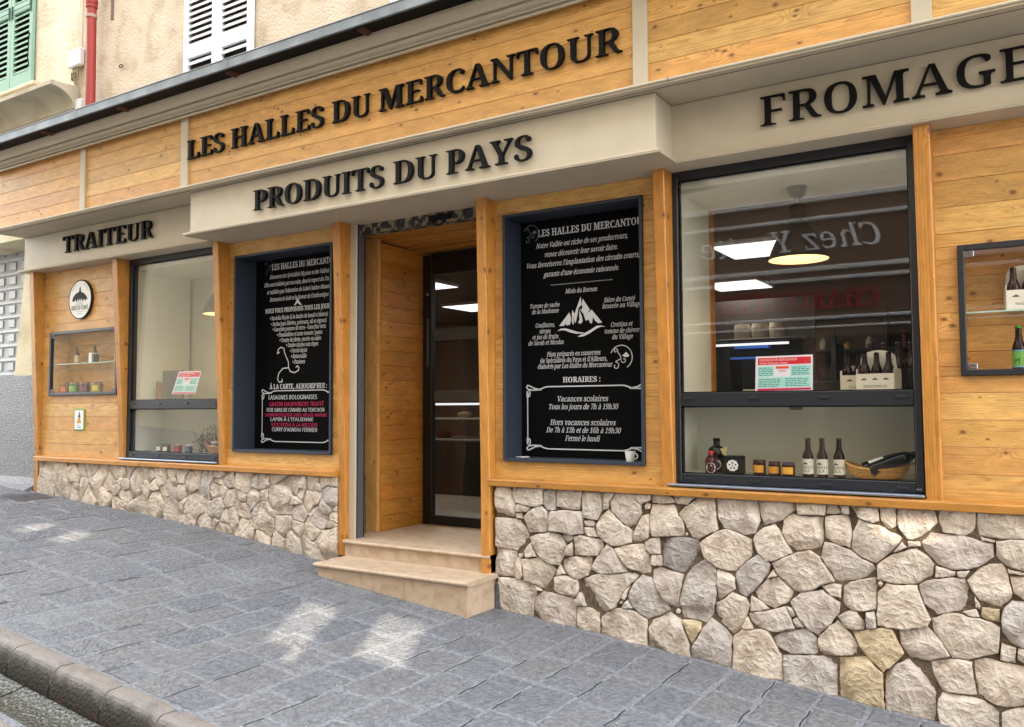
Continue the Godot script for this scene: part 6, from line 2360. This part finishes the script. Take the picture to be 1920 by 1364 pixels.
func price_sheet(label: String, corners: Array, z: float) -> void:
	# a printed A4 sheet held against the glass; corners given as top left, top right, bottom right, bottom left
	var o := thing("price_sheet", label, "notice")
	var tl: Vector2 = corners[0]
	var tr: Vector2 = corners[1]
	var br: Vector2 = corners[2]
	var bl: Vector2 = corners[3]
	var at := func(u: float, v: float) -> Vector2: return tl.lerp(tr, u).lerp(bl.lerp(br, u), v)
	var part := func(called: String, u0: float, v0: float, u1: float, v1: float, c: Color, dz: float) -> void:
		var b := MB.new()
		b.poly(PackedVector2Array([at.call(u0, v0), at.call(u1, v0), at.call(u1, v1), at.call(u0, v1)]), z + dz)
		put(called, b.mesh(), flat(c, 0.5), o)
	var back := MB.new()
	back.ext(PackedVector2Array([tl, tr, br, bl]), 2, z - 0.0012, z)
	put("sheet", back.mesh(), flat(Color(0.88, 0.84, 0.86), 0.5), o)
	part.call("print", 0.04, 0.05, 0.97, 0.25, Color(0.80, 0.09, 0.16), 0.0004)
	part.call("print", 0.04, 0.29, 0.33, 0.58, Color(0.62, 0.83, 0.78), 0.0004)
	part.call("print", 0.62, 0.29, 0.97, 0.58, Color(0.62, 0.83, 0.78), 0.0004)
	part.call("print", 0.04, 0.60, 0.97, 0.89, Color(0.64, 0.84, 0.79), 0.0004)
	part.call("print", 0.36, 0.30, 0.59, 0.37, Color(0.86, 0.30, 0.10), 0.0004)
	part.call("print", 0.04, 0.92, 0.97, 0.98, Color(0.78, 0.12, 0.28), 0.0004)
	var ys := [0.33, 0.38, 0.43, 0.48, 0.53, 0.65, 0.70, 0.75, 0.80, 0.85]
	for i in ys.size():
		for c in [[0.06, 0.31 if i < 5 else 0.46], [0.64 if i < 5 else 0.53, 0.94]]:
			var u: float = c[0]
			while u < c[1] - 0.05:
				var l := rng.randf_range(0.03, 0.09)
				part.call("print", u, ys[i], minf(u + l, c[1]), ys[i] + 0.018, Color(0.12, 0.38, 0.34), 0.0008)
				u += l + 0.015
	var w := tr.x - tl.x
	var h := tl.y - bl.y
	var p0: Vector2 = at.call(0.07, 0.14)
	line_of_text("lettering", "LES HALLES DU MERCANTOUR", p0.x, p0.x + w * 0.66, p0.y, h * 0.065, z + 0.0004, serif_bold, 0.0, flat(Color(0.93, 0.75, 0.72), 0.6), o, 0.0006, 3.0)
	p0 = at.call(0.07, 0.225)
	line_of_text("lettering", "Traiteur, Charcuterie, Fromage", p0.x, p0.x + w * 0.5, p0.y, h * 0.05, z + 0.0004, serif_bold, 0.1, flat(Color(0.93, 0.75, 0.72), 0.6), o, 0.0006, 3.0)
	p0 = at.call(0.41, 0.46)
	line_of_text("lettering", "PIZZA", p0.x, p0.x + w * 0.13, p0.y, h * 0.06, z + 0.0004, sans, 0.0, flat(Color(0.75, 0.2, 0.35), 0.6), o, 0.0006, 3.0)


func build_display_things() -> void:
	price_sheet("red, white and mint printed price sheet behind the glass of the cheese window", [Vector2(-1.368, 1.937), Vector2(-1.049, 1.938), Vector2(-1.054, 1.738), Vector2(-1.375, 1.734)], -0.053)
	var y := 1.2465
	beer_bottle("brown beer bottle with a cream label, first beside the honey jars", Vector3(-1.112, y, -0.16))
	beer_bottle("brown beer bottle with a cream label, between two like it", Vector3(-1.035, y, -0.165))
	beer_bottle("brown beer bottle with a cream label, beside the wicker basket", Vector3(-0.945, y, -0.17))
	jam_jar("honey_jar", "dark jar with a yellow label beside the black gift box", Vector3(-1.392, y, -0.17), Color(0.80, 0.55, 0.12), Color(0.25, 0.16, 0.10), 0.037, 0.088)
	jam_jar("honey_jar", "dark jar with a yellow label in the middle of a row of three", Vector3(-1.300, y, -0.155), Color(0.78, 0.52, 0.10), Color(0.33, 0.22, 0.22), 0.035, 0.082)
	jam_jar("honey_jar", "dark jar with a bright yellow label nearest the beer bottles", Vector3(-1.216, y, -0.135), Color(0.85, 0.62, 0.15), Color(0.30, 0.20, 0.28), 0.037, 0.082)
	var g := thing("gift_box", "black cube box with a round white emblem", "box", Vector3(-1.535, y, -0.15))
	var b := MB.new()
	b.box(Vector3(-0.055, 0, -0.055), Vector3(0.055, 0.108, 0.055), 0.004)
	put("carton", b.mesh(), mats.black, g)
	round_emblem(g, 0.033, Vector3(0, 0.054, 0.0556))
	g.rotation.y = 0.1
	# two flasks of syrup
	var s := thing("syrup_bottle", "tall dark syrup flask with a black stopper and a parchment tag", "bottle", Vector3(-1.672, y, -0.24))
	b = MB.new()
	b.lathe(PackedVector2Array([Vector2(0.0, 0.0), Vector2(0.048, 0.0), Vector2(0.052, 0.005), Vector2(0.053, 0.125), Vector2(0.044, 0.150), Vector2(0.022, 0.163), Vector2(0.019, 0.172), Vector2(0.019, 0.190), Vector2(0.0, 0.191)]), 24)
	put("glass", b.mesh(), flat(Color(0.09, 0.035, 0.03), 0.1), s)
	b = MB.new()
	b.lathe(PackedVector2Array([Vector2(0.021, 0.186), Vector2(0.021, 0.208), Vector2(0.0, 0.209)]), 20)
	put("stopper", b.mesh(), mats.black, s)
	b = MB.new()
	b.ext(PackedVector2Array([Vector2(0.025, 0.145), Vector2(0.072, 0.165), Vector2(0.056, 0.105), Vector2(0.040, 0.112)]), 2, 0.056, 0.0575)
	put("tag", b.mesh(), flat(Color(0.80, 0.74, 0.50), 0.7), s)
	round_emblem(s, 0.030, Vector3(0.0, 0.05, 0.0), 0.0535)
	s.rotation.y = 0.25
	s = thing("syrup_bottle", "small red-brown syrup flask with a red cap in front of the tall one", "bottle", Vector3(-1.672, y, -0.13))
	b = MB.new()
	b.lathe(PackedVector2Array([Vector2(0.0, 0.0), Vector2(0.032, 0.0), Vector2(0.035, 0.004), Vector2(0.035, 0.080), Vector2(0.028, 0.095), Vector2(0.014, 0.108), Vector2(0.013, 0.120), Vector2(0.0, 0.121)]), 24)
	put("glass", b.mesh(), flat(Color(0.28, 0.08, 0.06), 0.1), s)
	b = MB.new()
	b.lathe(PackedVector2Array([Vector2(0.018, 0.116), Vector2(0.019, 0.120), Vector2(0.018, 0.134), Vector2(0.0, 0.136)]), 20)
	put("cap", b.mesh(), flat(Color(0.75, 0.06, 0.10), 0.4), s)
	round_emblem(s, 0.030, Vector3(0.0, 0.036, 0.0), 0.0355)
	s.rotation.y = 0.3
	var k := thing("wicker_basket", "shallow oval wicker basket holding two wine bottles", "basket", Vector3(-0.752, y, -0.20))
	basket(k, 0.162, 0.10, 0.052)
	wine_bottle("dark wine bottle with a white label lying in the wicker basket", Vector3(-0.815, y + 0.052, -0.155), Vector3(0.86, 0.30, -0.25), true)
	wine_bottle("dark wine bottle without a label lying in front in the wicker basket", Vector3(-0.775, y + 0.050, -0.125), Vector3(0.86, 0.36, -0.10), false)
	# on the counter above
	var cy := 1.7285
	carrier("pale six-pack carrier of beer with an arched handle on the counter", Vector3(-0.735, cy, -0.22), -0.15)
	carrier("dim six-pack carrier of beer behind the pale one", Vector3(-0.87, cy, -0.42), 0.25, false)
	for q in [[-0.80, "first"], [-0.725, "second"], [-0.65, "third"], [-0.585, "fourth"]]:
		var bt := beer_bottle("tall dark bottle behind the carrier, %s from the price sheet" % q[1], Vector3(q[0], cy, -0.40), 1.28, Color(0.05, 0.05, 0.05), Color(0.10, 0.05, 0.03), true)
		bt.set_meta("group", "dark bottles behind the beer carrier")
	var c := thing("cash_desk", "dark cash desk with a small card stand behind the glass", "desk", Vector3(-1.1, 0.65, -1.6))
	b = MB.new()
	b.box(Vector3(-0.25, 0, -0.3), Vector3(0.25, 1.18, 0.2), 0.01)
	put("body", b.mesh(), flat(Color(0.12, 0.10, 0.09), 0.5), c)
	b = MB.new()
	b.box(Vector3(-0.06, 1.18, -0.05), Vector3(0.03, 1.29, -0.045))
	put("card", b.mesh(), mats.white, c)
	var hol := thing("wall_light", "small taupe lamp box under the window rail over the display shelf", "lamp", Vector3(-1.165, 1.64, -0.13))
	b = MB.new()
	b.box(Vector3(-0.035, -0.012, -0.02), Vector3(0.035, 0.048, 0.02), 0.008)
	put("case", b.mesh(), flat(Color(0.42, 0.38, 0.31), 0.5), hol)


func build_left_window_things() -> void:
	price_sheet("slanted red and mint price sheet behind the glass of the deli window", [Vector2(-6.625, 1.99), Vector2(-6.31, 1.987), Vector2(-6.398, 1.781), Vector2(-6.727, 1.785)], -0.053)
	var cy := 1.7285
	var m := thing("menu_stand", "plain grey card stand on the deli window counter", "stand", Vector3(-7.05, cy, -0.30))
	var b := MB.new()
	b.box(Vector3(-0.15, 0.0, -0.01), Vector3(0.15, 0.29, 0.01), 0.003)
	put("card", b.mesh(), flat(Color(0.40, 0.39, 0.37), 0.6), m)
	var n := thing("guide_stand", "narrow tan and green leaflet holder beside the grey card stand", "stand", Vector3(-7.26, cy, -0.30))
	b = MB.new()
	b.box(Vector3(-0.025, 0.0, -0.02), Vector3(0.0, 0.19, 0.02), 0.003)
	put("leaflet", b.mesh(), flat(Color(0.50, 0.55, 0.45), 0.6), n)
	b = MB.new()
	b.box(Vector3(0.0, 0.0, -0.03), Vector3(0.03, 0.18, 0.03), 0.003)
	put("holder", b.mesh(), flat(Color(0.62, 0.48, 0.30), 0.6), n)
	var y := 1.2465
	# dried branches and burlap behind the jars
	var d := thing("dried_branches", "bundle of dry brown branches and burlap standing in the deli window", "branches", Vector3(-6.45, y, -0.28))
	b = MB.new()
	for k in 46:
		var a := rng.randf_range(-1.25, 0.9)
		var l := rng.randf_range(0.12, 0.30)
		var p0 := Vector3(rng.randf_range(-0.12, 0.16), 0.0, rng.randf_range(-0.05, 0.05))
		var p1 := p0 + Vector3(sin(a) * l * 0.5, cos(a) * l * 0.55, rng.randf_range(-0.03, 0.05))
		b.tube(PackedVector3Array([p0, p1, p1 + Vector3(sin(a + 0.4) * l * 0.5, cos(a + 0.4) * l * 0.45, 0.0)]), 0.0035, 4, 0.0015)
	put("twig", b.mesh(), flat(Color(0.42, 0.33, 0.20), 0.9), d)
	b = MB.new()
	for k in 150:
		var c := Vector3(rng.randf_range(-0.16, 0.2), rng.randf_range(0.05, 0.25), rng.randf_range(-0.06, 0.07))
		c.x += (c.y - 0.12) * 0.3
		var u := Vector3(rng.randf_range(-1, 1), rng.randf_range(-1, 1), rng.randf_range(-1, 1)).normalized() * 0.016
		var w := Vector3(rng.randf_range(-1, 1), rng.randf_range(-1, 1), rng.randf_range(-1, 1)).normalized() * 0.010
		b.quad(c - u, c + w, c + u, c - w, Vector3.BACK)
	put("dry_leaves", b.mesh(), flat(Color(0.45, 0.34, 0.17), 0.9), d)
	var jar_at := [[-7.02, -0.15, Color(0.85, 0.84, 0.78), Color(0.5, 0.45, 0.38), Color(0.45, 0.42, 0.35), "pale jar alone at the dark frame's end of the deli window"], [-6.88, -0.12, Color(0.86, 0.84, 0.78), Color(0.45, 0.35, 0.25), Color(0.30, 0.20, 0.12), "brown jar with a white label in the deli window"], [-6.70, -0.11, Color(0.75, 0.18, 0.16), Color(0.6, 0.5, 0.4), Color(0.40, 0.08, 0.06), "jar with a red label in the deli window"], [-6.56, -0.12, Color(0.30, 0.38, 0.48), Color(0.7, 0.68, 0.65), Color(0.2, 0.18, 0.2), "jar with a blue-grey label beside the basket in the deli window"]]
	for j in jar_at:
		jam_jar("preserve_jar", j[5], Vector3(j[0], y, j[1]), j[2], j[3], 0.034, 0.078, j[4])
	var k := thing("wicker_basket", "round wicker basket of wrapped jars at the post's end of the deli window", "basket", Vector3(-6.20, y, -0.18))
	basket(k, 0.15, 0.09, 0.06)
	jam_jar("preserve_jar", "white topped jar in the basket of the deli window", Vector3(-6.27, y + 0.02, -0.18), Color(0.85, 0.83, 0.78), Color(0.88, 0.87, 0.84), 0.036, 0.09, Color(0.5, 0.48, 0.42))
	jam_jar("preserve_jar", "jar with a cloth lid in the basket of the deli window, next to the post", Vector3(-6.12, y + 0.03, -0.18), Color(0.55, 0.45, 0.32), Color(0.80, 0.76, 0.68), 0.038, 0.09, Color(0.35, 0.22, 0.14))


func build_case_things() -> void:
	# case beside the deli window
	var y: float = CASE_L[1] + 0.0205
	var ys: float = CASE_L[1] + 0.3255
	for p in [[-8.52, Color(0.75, 0.30, 0.08), "orange"], [-8.36, Color(0.35, 0.60, 0.12), "green"], [-8.17, Color(0.35, 0.10, 0.18), "plum"], [-7.95, Color(0.72, 0.66, 0.10), "yellow"]]:
		jam_jar("preserve_jar", "squat jar with %s contents on the floor of the small wall case" % p[2], Vector3(p[0], y, -0.09), p[1].lightened(0.2), Color(0.50, 0.42, 0.34), 0.048, 0.115, p[1].darkened(0.35))
	jam_jar("preserve_jar", "small white wrapped jar in the corner of the small wall case", Vector3(-7.58, y, -0.09), Color(0.85, 0.83, 0.80), Color(0.25, 0.22, 0.2), 0.036, 0.08, Color(0.6, 0.58, 0.55))
	var b1 := beer_bottle("beer bottle with a pale oval label on the glass shelf of the small wall case", Vector3(-8.36, ys, -0.11), 0.85, Color(0.7, 0.65, 0.55), Color(0.75, 0.66, 0.5), true)
	b1.set_meta("label", b1.get_meta("label"))
	beer_bottle("beer bottle half behind the white packet in the small wall case", Vector3(-8.06, ys, -0.12), 0.85, Color(0.7, 0.65, 0.55), Color(0.55, 0.42, 0.22), true)
	var w := thing("packet", "white and green packet on the glass shelf of the small wall case", "packet", Vector3(-7.99, ys, -0.07))
	var b := MB.new()
	b.box(Vector3(-0.05, 0.0, -0.03), Vector3(0.0, 0.10, 0.03), 0.004)
	put("front", b.mesh(), mats.white, w)
	b = MB.new()
	b.box(Vector3(0.0005, 0.0, -0.03), Vector3(0.04, 0.085, 0.028), 0.004)
	put("side", b.mesh(), flat(Color(0.10, 0.17, 0.14), 0.5), w)
	var t := thing("packet", "tilted white packet with a violet emblem near the clip of the small wall case", "packet", Vector3(-7.62, ys, -0.09))
	b = MB.new()
	b.box(Vector3(-0.04, 0.0, -0.02), Vector3(0.04, 0.12, 0.02), 0.004)
	put("pouch", b.mesh(), mats.white, t)
	b = MB.new()
	b.box(Vector3(-0.02, 0.05, 0.0205), Vector3(0.02, 0.09, 0.022), 0.002)
	put("emblem", b.mesh(), flat(Color(0.35, 0.28, 0.60), 0.6), t)
	t.rotation.z = -0.25
	# case past the cheese window
	var yr: float = CASE_R[1] + 0.0205
	var yrs: float = CASE_R[1] + 0.3255
	carrier("white six-pack carrier of beer on the glass shelf of the large wall case", Vector3(-0.015, yrs, -0.10), 0.10)
	var g := beer_bottle("beer bottle with a green cap and green label in the large wall case", Vector3(-0.062, yr, -0.09), 1.03, Color(0.10, 0.55, 0.22), Color(0.40, 0.60, 0.25), true)
	b = MB.new()
	for q in [[0.019, 0.024], [0.098, 0.103]]:
		b.lathe(PackedVector2Array([Vector2(0.0323, q[0]) * 1.03, Vector2(0.0323, q[1]) * 1.03]), 28)
	put("label_edge", b.mesh(), flat(Color(0.35, 0.62, 0.75), 0.6), g)
	var deer := MB.new()
	var dp := PackedVector2Array()
	for q in [[-0.4, -0.5], [-0.3, -0.05], [-0.35, 0.15], [-0.1, 0.2], [0.2, 0.15], [0.3, 0.45], [0.5, 0.4], [0.38, 0.25], [0.32, -0.05], [0.36, -0.5], [0.25, -0.5], [0.2, -0.08], [-0.15, -0.1], [-0.25, -0.5]]:
		dp.append(Vector2(q[0], q[1]) * 0.03)
	deer.poly(dp, 0.0)
	put("label_print", bent(deer.mesh(), 0.0325, Transform3D(Basis(), Vector3(0.0, 0.055, 0))), flat(Color(0.08, 0.30, 0.10), 0.6), g)


func build_small_things() -> void:
	# round plaque
	var p := thing("round_plaque", "round white brewery plaque with a black bird over a mountain", "sign", Vector3(-8.105, 2.752, 0.0))
	var b := MB.new()
	b.lathe(PackedVector2Array([Vector2(0.200, 0.0), Vector2(0.200, 0.022), Vector2(0.194, 0.026), Vector2(0.188, 0.022), Vector2(0.0, 0.022)]), 48)
	var o := put("rim", b.mesh(), flat(Color(0.11, 0.11, 0.11), 0.4), p)
	o.rotation.x = PI / 2
	b = MB.new()
	b.poly(ring_path(Vector2.ZERO, 0.187, 0.187, 48), 0.0235)
	put("face", b.mesh(), mats.white, p)
	b = MB.new()
	var q := PackedVector2Array()
	for e in [[-0.135, -0.01], [-0.12, 0.03], [-0.07, 0.065], [-0.02, 0.075], [-0.012, 0.10], [-0.004, 0.13], [0.006, 0.13], [0.012, 0.10], [0.02, 0.075], [0.07, 0.06], [0.12, 0.02], [0.135, -0.02], [0.11, 0.0], [0.09, -0.025], [0.075, 0.005], [0.05, -0.03], [0.035, 0.01], [0.012, -0.02], [0.0, 0.015], [-0.015, -0.025], [-0.035, 0.01], [-0.055, -0.03], [-0.075, 0.005], [-0.10, -0.02]]:
		q.append(Vector2(e[0], e[1]))
	b.poly(q, 0.0245)
	for k in 5:
		b.band(PackedVector2Array([Vector2(-0.05 + 0.022 * k, -0.03), Vector2(-0.065 + 0.03 * k, -0.062)]), 0.004, 0.0245)
	put("emblem", b.mesh(), mats.black, p)
	line_of_text("lettering", "BIÈRE DU COMTÉ", -0.148, 0.148, -0.105, 0.042, 0.0236, sans, 0.0, mats.black, p, 0.0012, 2.0)
	b = MB.new()
	b.band(ring_path(Vector2.ZERO, 0.165, 0.165, 16, 0.5, 1.2), 0.005, 0.0245)
	b.band(ring_path(Vector2.ZERO, 0.165, 0.165, 16, 1.95, 2.6), 0.005, 0.0245)
	b.band(PackedVector2Array([Vector2(-0.12, -0.122), Vector2(0.12, -0.122)]), 0.003, 0.0245)
	b.band(PackedVector2Array([Vector2(-0.035, -0.145), Vector2(0.035, -0.145)]), 0.006, 0.0245)
	put("ornament", b.mesh(), flat(Color(0.35, 0.35, 0.35), 0.6), p)
	# small green-edged plate
	var s := thing("small_plate", "small green edged white plate with a figure of a woman, under the wall case", "sign", Vector3(-8.095, 1.545, 0.0))
	b = MB.new()
	b.box(Vector3(-0.088, -0.108, 0.0), Vector3(0.088, 0.108, 0.010), 0.004)
	put("edge", b.mesh(), flat(Color(0.42, 0.60, 0.25), 0.45), s)
	b = MB.new()
	b.box(Vector3(-0.074, -0.094, 0.0105), Vector3(0.074, 0.094, 0.012), 0.001)
	put("face", b.mesh(), mats.white, s)
	for e in [[PackedVector2Array([Vector2(-0.045, -0.035), Vector2(0.045, -0.035), Vector2(0.020, 0.020), Vector2(-0.012, 0.020)]), Color(0.80, 0.55, 0.15)], [PackedVector2Array([Vector2(-0.02, 0.021), Vector2(0.026, 0.021), Vector2(0.02, 0.055), Vector2(-0.004, 0.058)]), Color(0.15, 0.20, 0.30)], [ring_path(Vector2(0.006, 0.068), 0.010, 0.012, 12), Color(0.25, 0.20, 0.20)], [PackedVector2Array([Vector2(-0.03, -0.060), Vector2(0.03, -0.060), Vector2(0.03, -0.052), Vector2(-0.03, -0.052)]), Color(0.55, 0.65, 0.75)], [PackedVector2Array([Vector2(-0.035, -0.080), Vector2(0.035, -0.080), Vector2(0.035, -0.072), Vector2(-0.035, -0.072)]), Color(0.4, 0.5, 0.55)]]:
		b = MB.new()
		b.poly(e[0], 0.0125)
		put("picture", b.mesh(), flat(e[1], 0.6), s)
	# cup and leaflets on the ledge of the hours board
	var c := thing("cup", "small white coffee cup with a handle standing in the hours board's frame", "cup", Vector3(-2.168, BOARD_R[1] + 0.0205, -0.06))
	b = MB.new()
	b.lathe(PackedVector2Array([Vector2(0.0, 0.0), Vector2(0.024, 0.0), Vector2(0.028, 0.02), Vector2(0.034, 0.062), Vector2(0.031, 0.062), Vector2(0.025, 0.02), Vector2(0.0, 0.006)]), 24)
	put("bowl", b.mesh(), mats.white, c)
	b = MB.new()
	var hp := PackedVector3Array()
	for k in 9:
		var a := -PI * 0.5 + PI * k / 8.0
		hp.append(Vector3(0.028 + 0.022 * cos(a), 0.032 + 0.018 * sin(a), 0))
	b.tube(hp, 0.004, 6)
	put("handle", b.mesh(), mats.white, c)
	var l := thing("leaflets", "few white cards lying in the corner of the hours board's frame", "cards", Vector3(-2.985, BOARD_R[1] + 0.0205, -0.10))
	for k in 3:
		b = MB.new()
		b.box(Vector3(-0.04, 0.002 * k, -0.03), Vector3(0.04, 0.002 * k + 0.0014, 0.03))
		var card := put("card", b.mesh(), mats.white, l)
		card.rotation.y = 0.3 * k - 0.2
